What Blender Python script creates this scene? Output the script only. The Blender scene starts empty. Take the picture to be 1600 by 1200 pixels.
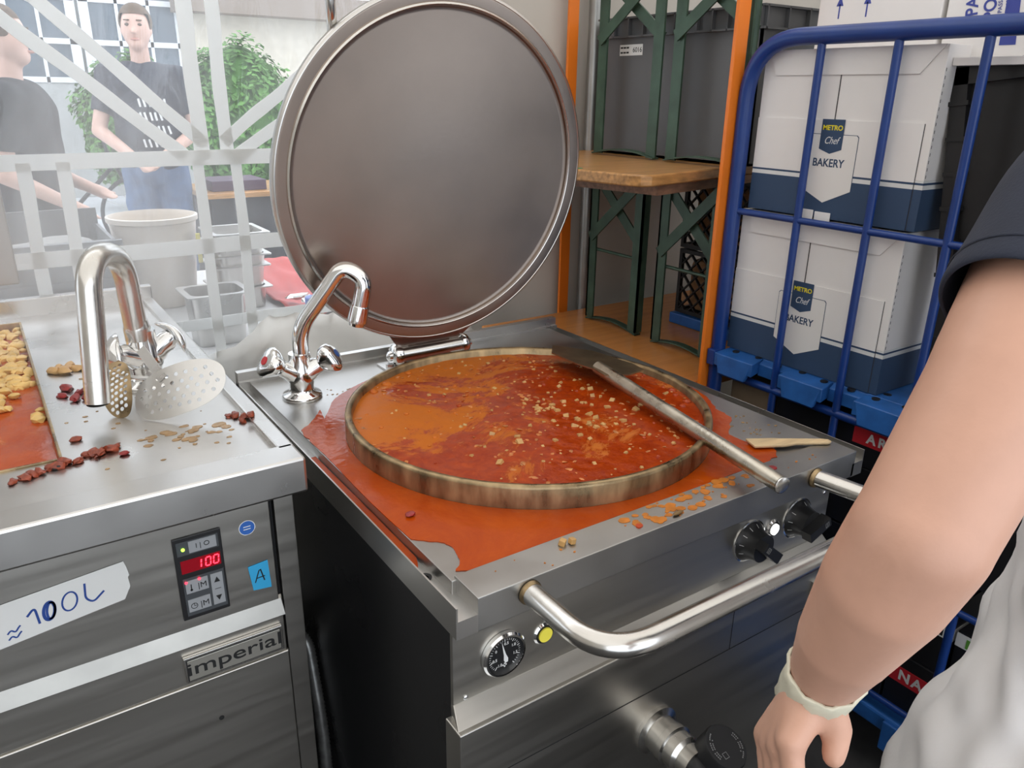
import bpy, bmesh, math, random
from mathutils import Vector, Matrix, noise
random.seed(7)
V = Vector
PI = math.pi
S = bpy.context.scene
COL = S.collection

# ------------------------------------------------------------------ camera, world, light
cam_d = bpy.data.cameras.new('camera'); cam = bpy.data.objects.new('camera', cam_d); COL.objects.link(cam)
cam_d.sensor_fit = 'HORIZONTAL'; cam_d.sensor_width = 36.0; cam_d.lens = 36.0 * 1215 / 1600
cam_d.clip_start = 0.02; cam_d.clip_end = 200
_r = V((0.82794715, -0.56062746, 0.01415517)); _u = -V((-0.18533757, -0.29735881, -0.93660436)); _b = -V((0.52929528, 0.77283543, -0.35010271))
cam.matrix_world = Matrix.Translation((-0.372, -0.65, 1.457)) @ Matrix((_r, _u, _b)).transposed().to_4x4()
S.camera = cam
S.view_settings.view_transform = 'Standard'; S.view_settings.look = 'None'
S.view_settings.gamma = 1; S.view_settings.use_curve_mapping = False
S.view_settings.exposure = 0.38

W = bpy.data.worlds.new('overcast sky'); S.world = W; W.use_nodes = True
nt = W.node_tree; bg = nt.nodes['Background']
tc = nt.nodes.new('ShaderNodeTexCoord'); sx = nt.nodes.new('ShaderNodeSeparateXYZ'); cr = nt.nodes.new('ShaderNodeValToRGB')
nt.links.new(tc.outputs['Generated'], sx.inputs[0]); nt.links.new(sx.outputs['Z'], cr.inputs[0]); nt.links.new(cr.outputs[0], bg.inputs[0])
cr.color_ramp.elements[0].position = 0.0; cr.color_ramp.elements[0].color = (0.66, 0.71, 0.78, 1)
cr.color_ramp.elements[1].position = 0.6; cr.color_ramp.elements[1].color = (0.90, 0.94, 1.0, 1)
bg.inputs[1].default_value = 2.3

def area(name, loc, target, sx_, sy_, power, col=(1, 1, 1)):
    l = bpy.data.lights.new(name, 'AREA'); l.shape = 'RECTANGLE'; l.size = sx_; l.size_y = sy_; l.energy = power; l.color = col
    o = bpy.data.objects.new(name, l); COL.objects.link(o); o.location = loc
    o.rotation_euler = (V(target) - V(loc)).to_track_quat('-Z', 'Y').to_euler()
    return o
area('roof_fill_light', (0.0, -0.4, 2.55), (0.0, -0.4, 0.9), 5.6, 3.6, 42, (1.0, 0.97, 0.93))  # added area lamp below the roof, imitates the glow of the tent fabric
S.cycles.use_adaptive_sampling = True
S.cycles.max_bounces = 8; S.cycles.transparent_max_bounces = 12
S.cycles.caustics_reflective = False; S.cycles.caustics_refractive = False
S.cycles.sample_clamp_indirect = 6

# ------------------------------------------------------------------ materials
def mat(name, col, rough=0.5, metal=0.0, noise_amt=0.0, nscale=8.0, bump=0.0, bscale=60.0, stretch=(1, 1, 1), rvar=0.0, emit=None, estr=0, coat=0.0, trans=None, alpha=None, spec=None):
    m = bpy.data.materials.new(name); m.use_nodes = True; n = m.node_tree.nodes; L = m.node_tree.links
    p = n['Principled BSDF']; p.inputs['Base Color'].default_value = (*col, 1); p.inputs['Roughness'].default_value = rough; p.inputs['Metallic'].default_value = metal
    if spec is not None: p.inputs['Specular IOR Level'].default_value = spec
    if coat: p.inputs['Coat Weight'].default_value = coat; p.inputs['Coat Roughness'].default_value = 0.08
    if emit: p.inputs['Emission Color'].default_value = (*emit, 1); p.inputs['Emission Strength'].default_value = estr
    if noise_amt or bump or rvar:
        t = n.new('ShaderNodeTexCoord'); mp = n.new('ShaderNodeMapping'); mp.inputs['Scale'].default_value = stretch; L.new(t.outputs['Object'], mp.inputs[0])
    if noise_amt or rvar:
        nz = n.new('ShaderNodeTexNoise'); nz.inputs['Scale'].default_value = nscale; nz.inputs['Detail'].default_value = 5; L.new(mp.outputs[0], nz.inputs['Vector'])
    if noise_amt:
        r = n.new('ShaderNodeValToRGB'); r.color_ramp.elements[0].position = .3; r.color_ramp.elements[1].position = .7
        a = 1 - noise_amt; b = 1 + noise_amt * .6
        r.color_ramp.elements[0].color = (*[c * a for c in col], 1); r.color_ramp.elements[1].color = (*[min(1, c * b) for c in col], 1)
        L.new(nz.outputs['Fac'], r.inputs[0]); L.new(r.outputs[0], p.inputs['Base Color'])
    if rvar:
        mr = n.new('ShaderNodeMapRange'); mr.inputs['From Min'].default_value = .3; mr.inputs['From Max'].default_value = .7
        mr.inputs['To Min'].default_value = max(.02, rough - rvar); mr.inputs['To Max'].default_value = rough + rvar
        L.new(nz.outputs['Fac'], mr.inputs[0]); L.new(mr.outputs[0], p.inputs['Roughness'])
    if bump:
        nb = n.new('ShaderNodeTexNoise'); nb.inputs['Scale'].default_value = bscale; nb.inputs['Detail'].default_value = 3; L.new(mp.outputs[0], nb.inputs['Vector'])
        bp = n.new('ShaderNodeBump'); bp.inputs['Strength'].default_value = bump; bp.inputs['Distance'].default_value = .002
        L.new(nb.outputs['Fac'], bp.inputs['Height']); L.new(bp.outputs[0], p.inputs['Normal'])
    return m

STEEL = mat('brushed steel', (.60, .585, .56), .30, 1, .05, 6, .03, 60, (1, 1, 1), .05)
STEELV = mat('brushed steel panel', (.50, .48, .44), .34, 1, .05, 3, .02, 40, (1, 8, 20), .04)
STEELW = mat('worn steel deck', (.62, .605, .58), .33, 1, .09, 9, .05, 30, (1, 1, 1), .09)
STEELD = mat('steel side painted dark reflection', (.012, .012, .013), .30, .2, .1, 3, 0, 1, (1, 1, 1), .05)  # stainless sides: their dark reflection is put into a near-black base colour
STEELT = mat('tube steel', (.66, .64, .60), .24, 1, .08, 20, .05, 90, (1, 1, 1), .06)
LIDIN = mat('dull lid steel', (.36, .30, .255), .34, 1, .18, 3.5, .06, 90, (1, 1, 1), .08)
STEELK = mat('kettle plate steel', (.47, .46, .44), .36, 1, .08, 9, .04, 30, (1, 1, 1), .08)
STAIN = mat('greasy stained steel', (.40, .29, .16), .36, .85, .6, 34, .4, 60, (1, 1, .35), .15)
CHROME = mat('chrome', (.80, .80, .79), .10, 1, 0, 1, 0, 1)
BLACKP = mat('black plastic', (.012, .012, .013), .35, 0, .2, 20)
RUBBER = mat('black rubber', (.010, .010, .011), .5)
WHITEP = mat('white print', (.75, .75, .73), .5)
GREYPR = mat('grey print', (.28, .28, .28), .5)
YEL = mat('yellow lens', (.62, .55, .06), .4, emit=(.7, .6, .08), estr=.25)
LAMPW = mat('lit white lens', (.9, .9, .88), .3, emit=(1, 1, .95), estr=2.2)
REDM = mat('red mark', (.55, .015, .02), .35); BLUEM = mat('blue mark', (.02, .09, .35), .35)
LEDR = mat('red led', (.8, .02, .03), .3, emit=(1, .02, .04), estr=5); LEDG = mat('green led', (.3, .8, .05), .3, emit=(.35, 1, .04), estr=4)
LEDBG = mat('red display glass', (.16, .004, .008), .12, emit=(.3, .0, .01), estr=.25)
PADG = mat('grey keypad', (.27, .28, .29), .45); PADD = mat('dark keypad', (.05, .055, .06), .4)
TAPE = mat('white tape', (.62, .62, .60), .55, 0, .04, 6); INK = mat('blue ink', (.01, .045, .22), .5)
BLUET = mat('blue tape', (.03, .33, .60), .5); BLACK = mat('black ink', (.01, .01, .01), .5)
BADGE = mat('badge steel', (.58, .56, .50), .3, .8)
STICK = mat('round blue sticker', (.03, .12, .42), .4)
WOOD = mat('varnished beer bench wood', (.46, .23, .075), .32, 0, .45, 6, .1, 50, (1, 14, 14), 0)
WOODB = mat('old plank', (.24, .13, .075), .55, 0, .4, 8, .1, 60, (1, 12, 12))
PALEW = mat('pale beech', (.68, .50, .28), .5, 0, .22, 10, .1, 60, (1, 12, 12))
GREEN = mat('green painted steel', (.045, .085, .055), .42, .2, .3, 18, .1, 80)
GTAPE = mat('green tape', (.02, .28, .14), .5)
ORANGE = mat('orange painted steel', (.82, .20, .015), .38, 0, .06, 9)
ORTOP = mat('orange varnished table top', (.62, .24, .06), .22, 0, .12, 4, 0, 1, (1, 10, 1))
GALV = mat('galvanised tube', (.42, .42, .40), .38, .85, .15, 12)
CRATE = mat('grey plastic crate', (.115, .118, .122), .5, 0, .12, 5)
CRATEB = mat('black plastic crate', (.007, .0065, .0065), .5, 0, .2, 12)
CAGE = mat('blue painted steel', (.008, .040, .20), .34, 0, .12, 12)
CAGES = mat('blue plastic shelf', (.02, .11, .36), .42, 0, .25, 25, .15, 40)
CARD = mat('white carton', (.83, .80, .77), .7, 0, .04, 8)
CARDSH = mat('carton slot', (.05, .045, .045), .8)
NAVY = mat('navy print', (.030, .062, .125), .6, 0, .06, 8)
YELP = mat('yellow print', (.85, .72, .02), .5); CREAM = mat('cream print', (.80, .77, .73), .65)
VIOL = mat('violet blue print', (.05, .07, .32), .6)
BROWNC = mat('brown cardboard', (.20, .14, .085), .8, 0, .2, 9)
REDL = mat('red label', (.55, .02, .03), .5); BLKC = mat('black carton', (.012, .012, .014), .35, 0, .2, 10)
GREENP = mat('green print', (.12, .35, .05), .5)
SKIN = mat('skin', (.60, .335, .235), .48, 0, .10, 14, .12, 120); SKINP = mat('pale skin', (.62, .40, .32), .55)
NAVYT = mat('navy cotton', (.020, .024, .040), .9, 0, .12, 30, .25, 400); WHITEC = mat('white cotton', (.80, .775, .76), .85, 0, .05, 10, .15, 300)
CUFF = mat('cream cuff', (.66, .62, .48), .45, 0, .06, 30, .3, 80)
HAIR = mat('brown hair', (.10, .06, .03), .7, 0, .3, 50, .4, 200); BLACKT = mat('black cotton', (.012, .012, .015), .9)
JEANS = mat('jeans', (.09, .14, .24), .85, 0, .3, 14, .2, 200); SHOE = mat('dark shoe', (.02, .02, .02), .6)
EYE = mat('eye', (.10, .07, .05), .4); LIP = mat('lip', (.50, .26, .21), .5)
TARP = mat('cream tent tarp', (.62, .58, .52), .7, 0, .08, 3, .3, 6); LATT = mat('white tent band', (.60, .60, .585), .6, 0, .04, 5)
FLOORM = mat('dark asphalt', (.045, .043, .042), .8, 0, .3, 12, .3, 60); GROUND = mat('pale paving', (.58, .60, .62), .85, 0, .12, 3)
FACADE = mat('grey render', (.42, .43, .42), .9, 0, .08, 4, .2, 30); FACADEC = mat('cream render', (.66, .60, .50), .9, 0, .08, 10, .5, 30)
WINFR = mat('white window frame', (.72, .74, .76), .5); WINGL = mat('facade glass', (.10, .13, .16), .12, 0, .2, 2)
LEAF = mat('leaf', (.10, .25, .045), .6, 0, .5, 6); TWIG = mat('twig', (.10, .07, .04), .8)
TUB = mat('white tub plastic', (.74, .66, .57), .5); REDC = mat('red plastic cloth', (.52, .06, .05), .5, 0, .12, 8)
TRAYS = mat('grey tray', (.17, .175, .18), .5); DKCLOTH = mat('dark tablecloth', (.035, .035, .038), .85, 0, .3, 10)
BIKE = mat('black bike paint', (.015, .015, .017), .4, .3); WRAP = mat('crumpled wrap', (.60, .59, .57), .6, 0, .1, 6, .9, 7)
POTATO = mat('potato', (.62, .36, .13), .4, 0, .2, 40); SCRAP = mat('fried scrap', (.30, .055, .022), .35, 0, .6, 90, .4, 200)
SCRAPR = mat('red pepper', (.30, .02, .018), .35, 0, .4, 60)

def soup_mat(name, dark, light, froth, scale, f0, f1, drift=0.0):
    m = bpy.data.materials.new(name); m.use_nodes = True; n = m.node_tree.nodes; L = m.node_tree.links; p = n['Principled BSDF']; p.inputs['Specular IOR Level'].default_value = .35
    t = n.new('ShaderNodeTexCoord')
    n1 = n.new('ShaderNodeTexNoise'); n1.inputs['Scale'].default_value = scale; n1.inputs['Detail'].default_value = 7; n1.inputs['Roughness'].default_value = .72; n1.inputs['Distortion'].default_value = 1.0
    n2 = n.new('ShaderNodeTexNoise'); n2.inputs['Scale'].default_value = 4.6; n2.inputs['Detail'].default_value = 11; n2.inputs['Roughness'].default_value = .74; n2.inputs['Distortion'].default_value = .9
    L.new(t.outputs['Object'], n1.inputs['Vector']); L.new(t.outputs['Object'], n2.inputs['Vector'])
    r = n.new('ShaderNodeValToRGB'); r.color_ramp.elements[0].position = .32; r.color_ramp.elements[0].color = (*dark, 1); r.color_ramp.elements[1].position = .68; r.color_ramp.elements[1].color = (*light, 1)
    L.new(n1.outputs['Fac'], r.inputs[0])
    r2 = n.new('ShaderNodeValToRGB'); r2.color_ramp.elements[0].position = f0; r2.color_ramp.elements[0].color = (0, 0, 0, 1); r2.color_ramp.elements[1].position = f1; r2.color_ramp.elements[1].color = (1, 1, 1, 1)
    sp_ = n.new('ShaderNodeSeparateXYZ'); L.new(t.outputs['Object'], sp_.inputs[0])
    ma = n.new('ShaderNodeMath'); ma.operation = 'MULTIPLY_ADD'; ma.inputs[1].default_value = drift; L.new(sp_.outputs['Y'], ma.inputs[0]); L.new(n2.outputs['Fac'], ma.inputs[2])
    mb = n.new('ShaderNodeMath'); mb.operation = 'MULTIPLY_ADD'; mb.inputs[1].default_value = -drift * .6; L.new(sp_.outputs['X'], mb.inputs[0]); L.new(ma.outputs[0], mb.inputs[2]); L.new(mb.outputs[0], r2.inputs[0])
    mx = n.new('ShaderNodeMix'); mx.data_type = 'RGBA'; mx.inputs[7].default_value = (*froth, 1)
    L.new(r2.outputs[0], mx.inputs[0]); L.new(r.outputs[0], mx.inputs[6]); L.new(mx.outputs[2], p.inputs['Base Color'])
    rr = n.new('ShaderNodeMapRange'); rr.inputs['To Min'].default_value = .14; rr.inputs['To Max'].default_value = .5
    L.new(r2.outputs[0], rr.inputs[0]); L.new(rr.outputs[0], p.inputs['Roughness'])
    nb = n.new('ShaderNodeTexNoise'); nb.inputs['Scale'].default_value = 70; nb.inputs['Detail'].default_value = 4; L.new(t.outputs['Object'], nb.inputs['Vector'])
    bp = n.new('ShaderNodeBump'); bp.inputs['Strength'].default_value = .35; bp.inputs['Distance'].default_value = .003
    L.new(nb.outputs['Fac'], bp.inputs['Height']); L.new(bp.outputs[0], p.inputs['Normal'])
    return m
SOUP = soup_mat('tomato soup', (.27, .020, .002), (.47, .060, .005), (.56, .145, .013), 42, .51, .575, .28)
SPILL = soup_mat('thin soup', (.36, .040, .002), (.49, .074, .003), (.46, .10, .010), 7, .62, .80)
SOUPL = soup_mat('left pan soup', (.36, .05, .012), (.50, .09, .02), (.60, .20, .05), 12, .5, .68)
STAINO = mat('orange splash', (.60, .20, .025), .3, 0, .3, 60)
OILY = mat('oily smear', (.42, .26, .12), .25, .4, .3, 60)

def pvc_mat():
    m = bpy.data.materials.new('clear pvc sheet'); m.use_nodes = True; n = m.node_tree.nodes; L = m.node_tree.links
    n.remove(n['Principled BSDF']); out = n['Material Output']
    tr = n.new('ShaderNodeBsdfTransparent'); tr.inputs[0].default_value = (.96, .98, 1, 1)
    df = n.new('ShaderNodeBsdfTranslucent'); df.inputs[0].default_value = (.85, .87, .88, 1)
    d2 = n.new('ShaderNodeBsdfDiffuse'); d2.inputs[0].default_value = (.8, .8, .8, 1)
    gl = n.new('ShaderNodeBsdfGlossy'); gl.inputs['Roughness'].default_value = .12
    t = n.new('ShaderNodeTexCoord'); nz = n.new('ShaderNodeTexNoise'); nz.inputs['Scale'].default_value = 3; nz.inputs['Detail'].default_value = 6; nz.inputs['Distortion'].default_value = 1.5
    mp = n.new('ShaderNodeMapping'); mp.inputs['Scale'].default_value = (3, 1, .8); L.new(t.outputs['Object'], mp.inputs[0]); L.new(mp.outputs[0], nz.inputs[0])
    bp = n.new('ShaderNodeBump'); bp.inputs['Strength'].default_value = .6; bp.inputs['Distance'].default_value = .02; L.new(nz.outputs['Fac'], bp.inputs['Height']); L.new(bp.outputs[0], gl.inputs['Normal'])
    m0 = n.new('ShaderNodeMixShader'); m0.inputs[0].default_value = .5; L.new(df.outputs[0], m0.inputs[1]); L.new(d2.outputs[0], m0.inputs[2])
    rg = n.new('ShaderNodeMapRange'); rg.inputs['From Min'].default_value = .35; rg.inputs['From Max'].default_value = .75; rg.inputs['To Min'].default_value = .10; rg.inputs['To Max'].default_value = .26; L.new(nz.outputs['Fac'], rg.inputs[0])
    m1 = n.new('ShaderNodeMixShader'); L.new(rg.outputs[0], m1.inputs[0]); L.new(tr.outputs[0], m1.inputs[1]); L.new(m0.outputs[0], m1.inputs[2])
    m2 = n.new('ShaderNodeMixShader'); m2.inputs[0].default_value = .05; L.new(m1.outputs[0], m2.inputs[1]); L.new(gl.outputs[0], m2.inputs[2])
    L.new(m2.outputs[0], out.inputs[0]); return m
PVC = pvc_mat()
def roof_mat():
    m = bpy.data.materials.new('translucent tent roof'); m.use_nodes = True; n = m.node_tree.nodes; L = m.node_tree.links
    n.remove(n['Principled BSDF']); out = n['Material Output']
    a = n.new('ShaderNodeBsdfTranslucent'); a.inputs[0].default_value = (.50, .48, .45, 1); b = n.new('ShaderNodeBsdfDiffuse'); b.inputs[0].default_value = (.8, .78, .74, 1)
    mx = n.new('ShaderNodeMixShader'); mx.inputs[0].default_value = .45; L.new(a.outputs[0], mx.inputs[1]); L.new(b.outputs[0], mx.inputs[2]); L.new(mx.outputs[0], out.inputs[0]); return m
ROOF = roof_mat()
def fabric(name, col, tcol, f):
    m = bpy.data.materials.new(name); m.use_nodes = True; n = m.node_tree.nodes; L = m.node_tree.links
    n.remove(n['Principled BSDF']); a = n.new('ShaderNodeBsdfTranslucent'); a.inputs[0].default_value = (*tcol, 1); b = n.new('ShaderNodeBsdfDiffuse'); b.inputs[0].default_value = (*col, 1)
    mx = n.new('ShaderNodeMixShader'); mx.inputs[0].default_value = 1 - f; L.new(a.outputs[0], mx.inputs[1]); L.new(b.outputs[0], mx.inputs[2]); L.new(mx.outputs[0], n['Material Output'].inputs[0]); return m
LATT = fabric('white tent band', (.80, .80, .78), (.95, .95, .93), .5)
SHEET = fabric('crumpled white sheet', (.80, .78, .74), (.92, .90, .86), .35)
TARP = fabric('cream tent tarp', (.62, .58, .52), (.60, .56, .50), .12)

# ------------------------------------------------------------------ mesh helpers
def frame(d):
    d = V(d).normalized(); a = V((0, 0, 1)) if abs(d.z) < .9 else V((1, 0, 0))
    x = a.cross(d).normalized(); return x, d.cross(x)
def box(bm, x0, x1, y0, y1, z0, z1, bev=0.0):
    vs = [bm.verts.new((x, y, z)) for x in (x0, x1) for y in (y0, y1) for z in (z0, z1)]
    fs = [(0, 1, 3, 2), (4, 6, 7, 5), (0, 4, 5, 1), (2, 3, 7, 6), (0, 2, 6, 4), (1, 5, 7, 3)]
    F = [bm.faces.new([vs[i] for i in f]) for f in fs]
    if bev:
        es = list({e for f in F for e in f.edges})
        bmesh.ops.bevel(bm, geom=es, offset=bev, segments=2, affect='EDGES', profile=.5)
def hexa(bm, P):   # 8 points, bottom 4 ccw then top 4 ccw
    vs = [bm.verts.new(p) for p in P]
    for f in ((3, 2, 1, 0), (4, 5, 6, 7), (0, 1, 5, 4), (1, 2, 6, 5), (2, 3, 7, 6), (3, 0, 4, 7)): bm.faces.new([vs[i] for i in f])
def bar(bm, a, b, w, h, up=(0, 0, 1)):
    a = V(a); b = V(b); d = (b - a).normalized(); s = d.cross(V(up)).normalized(); u = s.cross(d)
    P = [a - s * w / 2 - u * h / 2, a + s * w / 2 - u * h / 2, b + s * w / 2 - u * h / 2, b - s * w / 2 - u * h / 2]
    hexa(bm, P + [p + u * h for p in P])
def sweep(bm, pts, r, seg=20, caps=True):
    pts = [V(p) for p in pts]; n = len(pts)
    R = r if isinstance(r, (list, tuple)) else [r] * n
    d0 = (pts[1] - pts[0]).normalized(); x, y = frame(d0); rings = []; pd = d0
    for i, p in enumerate(pts):
        d = (pts[min(i + 1, n - 1)] - pts[max(i - 1, 0)]).normalized()
        q = pd.rotation_difference(d); x = q @ x; y = q @ y; pd = d
        rings.append([bm.verts.new(p + (x * math.cos(2 * PI * k / seg) + y * math.sin(2 * PI * k / seg)) * R[i]) for k in range(seg)])
    for i in range(n - 1):
        for k in range(seg): bm.faces.new((rings[i][k], rings[i][(k + 1) % seg], rings[i + 1][(k + 1) % seg], rings[i + 1][k]))
    if caps: bm.faces.new(rings[0][::-1]); bm.faces.new(rings[-1])
def fillet(pts, rad, n=8):
    pts = [V(p) for p in pts]; out = [pts[0]]
    for i in range(1, len(pts) - 1):
        a, b, c = pts[i - 1], pts[i], pts[i + 1]; r = rad[i - 1] if isinstance(rad, (list, tuple)) else rad
        u = (a - b); v = (c - b); t = min(r, u.length * .48, v.length * .48); p0 = b + u.normalized() * t; p1 = b + v.normalized() * t
        for k in range(n + 1):
            s = k / n; out.append(p0 * (1 - s) ** 2 + b * 2 * s * (1 - s) + p1 * s * s)
    out.append(pts[-1]); return out
def cyl(bm, a, b, r, r2=None, seg=24): sweep(bm, [a, b], [r, r if r2 is None else r2], seg)
def lathe(bm, o, axis, prof, seg=32, caps=True):   # prof: list of (radius, height along axis)
    o = V(o); ax = V(axis).normalized(); x, y = frame(ax); rings = []
    for r, h in prof:
        rings.append([bm.verts.new(o + ax * h + (x * math.cos(2 * PI * k / seg) + y * math.sin(2 * PI * k / seg)) * max(r, 1e-5)) for k in range(seg)])
    for i in range(len(rings) - 1):
        for k in range(seg): bm.faces.new((rings[i][k], rings[i][(k + 1) % seg], rings[i + 1][(k + 1) % seg], rings[i + 1][k]))
    if caps: bm.faces.new(rings[0][::-1]); bm.faces.new(rings[-1])
def prism(bm, pts, ext):   # pts planar loop, ext vector
    a = [bm.verts.new(p) for p in pts]; b = [bm.verts.new(V(p) + V(ext)) for p in pts]; n = len(pts)
    bm.faces.new(a[::-1]); bm.faces.new(b)
    for i in range(n): bm.faces.new((a[i], a[(i + 1) % n], b[(i + 1) % n], b[i]))
def ball(bm, c, r, sc=(1, 1, 1), u=20, v=12):
    bmesh.ops.create_uvsphere(bm, u_segments=u, v_segments=v, radius=r, matrix=Matrix.Translation(c) @ Matrix.Diagonal((*sc, 1)))
def stroke(bm, pts, w, t, nrm):
    """flat ribbon of width w following pts, thickness t along nrm"""
    pts = [V(p) for p in pts]; nrm = V(nrm).normalized(); L = []; Rr = []
    for i, p in enumerate(pts):
        d = (pts[min(i + 1, len(pts) - 1)] - pts[max(i - 1, 0)]).normalized(); s = nrm.cross(d).normalized() * w / 2
        L.append(p + s); Rr.append(p - s)
    prism_faces = []
    lo = [[bm.verts.new(q) for q in L], [bm.verts.new(q) for q in Rr]]; hi = [[bm.verts.new(q + nrm * t) for q in L], [bm.verts.new(q + nrm * t) for q in Rr]]
    for i in range(len(pts) - 1):
        bm.faces.new((hi[0][i], hi[1][i], hi[1][i + 1], hi[0][i + 1])); bm.faces.new((lo[0][i], lo[0][i + 1], lo[1][i + 1], lo[1][i]))
        bm.faces.new((lo[0][i], hi[0][i], hi[0][i + 1], lo[0][i + 1])); bm.faces.new((lo[1][i], lo[1][i + 1], hi[1][i + 1], hi[1][i]))
    bm.faces.new((lo[0][0], lo[1][0], hi[1][0], hi[0][0])); bm.faces.new((lo[0][-1], hi[0][-1], hi[1][-1], lo[1][-1]))
def blob(bm, c, r, sc=(1, 1, 1), seed=0, amp=.3, sub=2, rot=0):
    g = bmesh.ops.create_icosphere(bm, subdivisions=sub, radius=1)
    M = Matrix.Rotation(rot, 3, 'Z')
    for v in g['verts']:
        k = 1 + amp * noise.noise(v.co * 1.7 + V((seed * 3.1, seed, 0)))
        q = M @ V((v.co.x * sc[0], v.co.y * sc[1], v.co.z * sc[2])); v.co = V(c) + q * r * k

def origin_of(parent):
    o = V((0, 0, 0)); p = parent
    while p is not None: o += V(p.location); p = p.parent
    return o
def obj(name, bm, m, parent=None, smooth=35, bev=0, loc=None):
    """bm in world metres; the object's origin sits at its parent's base (or at loc)"""
    o0 = V(loc) if loc is not None else origin_of(parent)
    bmesh.ops.recalc_face_normals(bm, faces=bm.faces)
    if o0.length: bmesh.ops.translate(bm, verts=bm.verts, vec=-o0)
    me = bpy.data.meshes.new(name); bm.to_mesh(me); bm.free()
    for f in me.polygons: f.use_smooth = smooth > 0
    if smooth: me.set_sharp_from_angle(angle=math.radians(smooth))
    for q in (m if isinstance(m, list) else [m]): me.materials.append(q)
    o = bpy.data.objects.new(name, me); COL.objects.link(o)
    if parent is not None: o.parent = parent
    else: o.location = o0
    if bev:
        b = o.modifiers.new('b', 'BEVEL'); b.width = bev; b.segments = 2; b.limit_method = 'ANGLE'; b.angle_limit = math.radians(40)
    if 0 < smooth <= 40: wn = o.modifiers.new('wn', 'WEIGHTED_NORMAL'); wn.keep_sharp = True
    return o
def tag(o, label, cat, group=None, kind=None):
    o['label'] = label; o['category'] = cat
    if group: o['group'] = group
    if kind: o['kind'] = kind
    return o
def thing(name, loc, label, cat, group=None):
    o = bpy.data.objects.new(name, None); o.empty_display_size = .05; COL.objects.link(o); o.location = loc
    return tag(o, label, cat, group)
def structure(o): o['kind'] = 'structure'; return o
def BM(): return bmesh.new()
def copy_thing(o, loc, label=None, rotz=None):
    c = o.copy(); COL.objects.link(c); c.location = loc
    if rotz is not None: c.rotation_euler = (0, 0, rotz)
    if label: c['label'] = label
    for ch in list(o.children):
        d = ch.copy(); COL.objects.link(d); d.parent = c
        for g in list(ch.children):
            e = g.copy(); COL.objects.link(e); e.parent = d
    return c
def text(name, s, size, org, xa, ya, m, parent, ext=.0003, align='CENTER', sx=1.0, shear=0.0, off=0.0, space=1.0):
    cu = bpy.data.curves.new(name, 'FONT'); cu.body = s; cu.size = size; cu.extrude = ext; cu.align_x = align; cu.align_y = 'CENTER'; cu.shear = shear; cu.offset = off; cu.space_character = space
    to = bpy.data.objects.new(name, cu); me = bpy.data.meshes.new_from_object(to); bpy.data.objects.remove(to)
    xa = V(xa).normalized(); ya = V(ya).normalized(); za = xa.cross(ya)
    org = V(org) - origin_of(parent)
    M = Matrix((xa, ya, za)).transposed().to_4x4(); M.translation = org
    me.transform(M @ Matrix.Diagonal((sx, 1, 1, 1))); me.materials.clear(); me.materials.append(m)
    o = bpy.data.objects.new(name, me); COL.objects.link(o); o.parent = parent; return o
def remeshed(name, items, m, parent, vox=.006, smooth=8, disp=None):
    bm = BM()
    for it in items:
        if it[0] == 'c':
            _, a, ra, b, rb = it[:5]
            a = V(a); b = V(b); L = (b - a).length; N = 6
            cyl(bm, a, b, ra, rb, 24); ball(bm, a, ra, u=24, v=16); ball(bm, b, rb, u=24, v=16)
        elif it[0] == 'f': cyl(bm, it[1], it[3], it[2], it[4], 32)
        elif it[0] == 'b': ball(bm, it[1], it[2], it[3] if len(it) > 3 else (1, 1, 1), 28, 18)
        elif it[0] == 'e':   # elliptical frustum: z-stack rings (center, rx, ry)
            rings = []
            for c, rx, ry in it[1]:
                rings.append([bm.verts.new(V(c) + V((rx * math.cos(2 * PI * k / 32), ry * math.sin(2 * PI * k / 32), 0))) for k in range(32)])
            for i in range(len(rings) - 1):
                for k in range(32): bm.faces.new((rings[i][k], rings[i][(k + 1) % 32], rings[i + 1][(k + 1) % 32], rings[i + 1][k]))
            bm.faces.new(rings[0][::-1]); bm.faces.new(rings[-1])
    o = obj(name, bm, m, parent, smooth=180)
    r = o.modifiers.new('r', 'REMESH'); r.mode = 'VOXEL'; r.voxel_size = vox; r.use_smooth_shade = True
    if smooth: s = o.modifiers.new('s', 'SMOOTH'); s.factor = .5; s.iterations = smooth
    if disp:
        t = bpy.data.textures.new(name + ' folds', 'CLOUDS'); t.noise_scale = disp[0]; t.noise_depth = 1
        d = o.modifiers.new('d', 'DISPLACE'); d.texture = t; d.strength = disp[1]; d.mid_level = .5; d.texture_coords = 'LOCAL'
    return o

# ------------------------------------------------------------------ shell: floors, tent
bm = BM(); box(bm, -3.2, 3.2, -3.0, 1.42, -.1, 0); structure(obj('floor', bm, FLOORM, smooth=0))
bm = BM(); box(bm, -14, 16, 1.42, 16, -.12, -.005); g = obj('ground_outside', bm, GROUND, smooth=0); structure(g)
bm = BM()
N = 24; vv = {}
for i in range(N + 1):
    for j in range(N + 1):
        x = -3.2 + 6.4 * i / N; y = -3.0 + 4.42 * j / N
        vv[i, j] = bm.verts.new((x, y, 2.62 + .5 * (1 - abs(x) / 3.2) - .05 * math.sin(i * 1.2) * math.sin(j * .9)))
for i in range(N):
    for j in range(N): bm.faces.new((vv[i, j], vv[i + 1, j], vv[i + 1, j + 1], vv[i, j + 1]))
o = obj('ceiling', bm, ROOF, smooth=60); s = o.modifiers.new('s', 'SOLIDIFY'); s.thickness = .002; structure(o)
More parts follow.
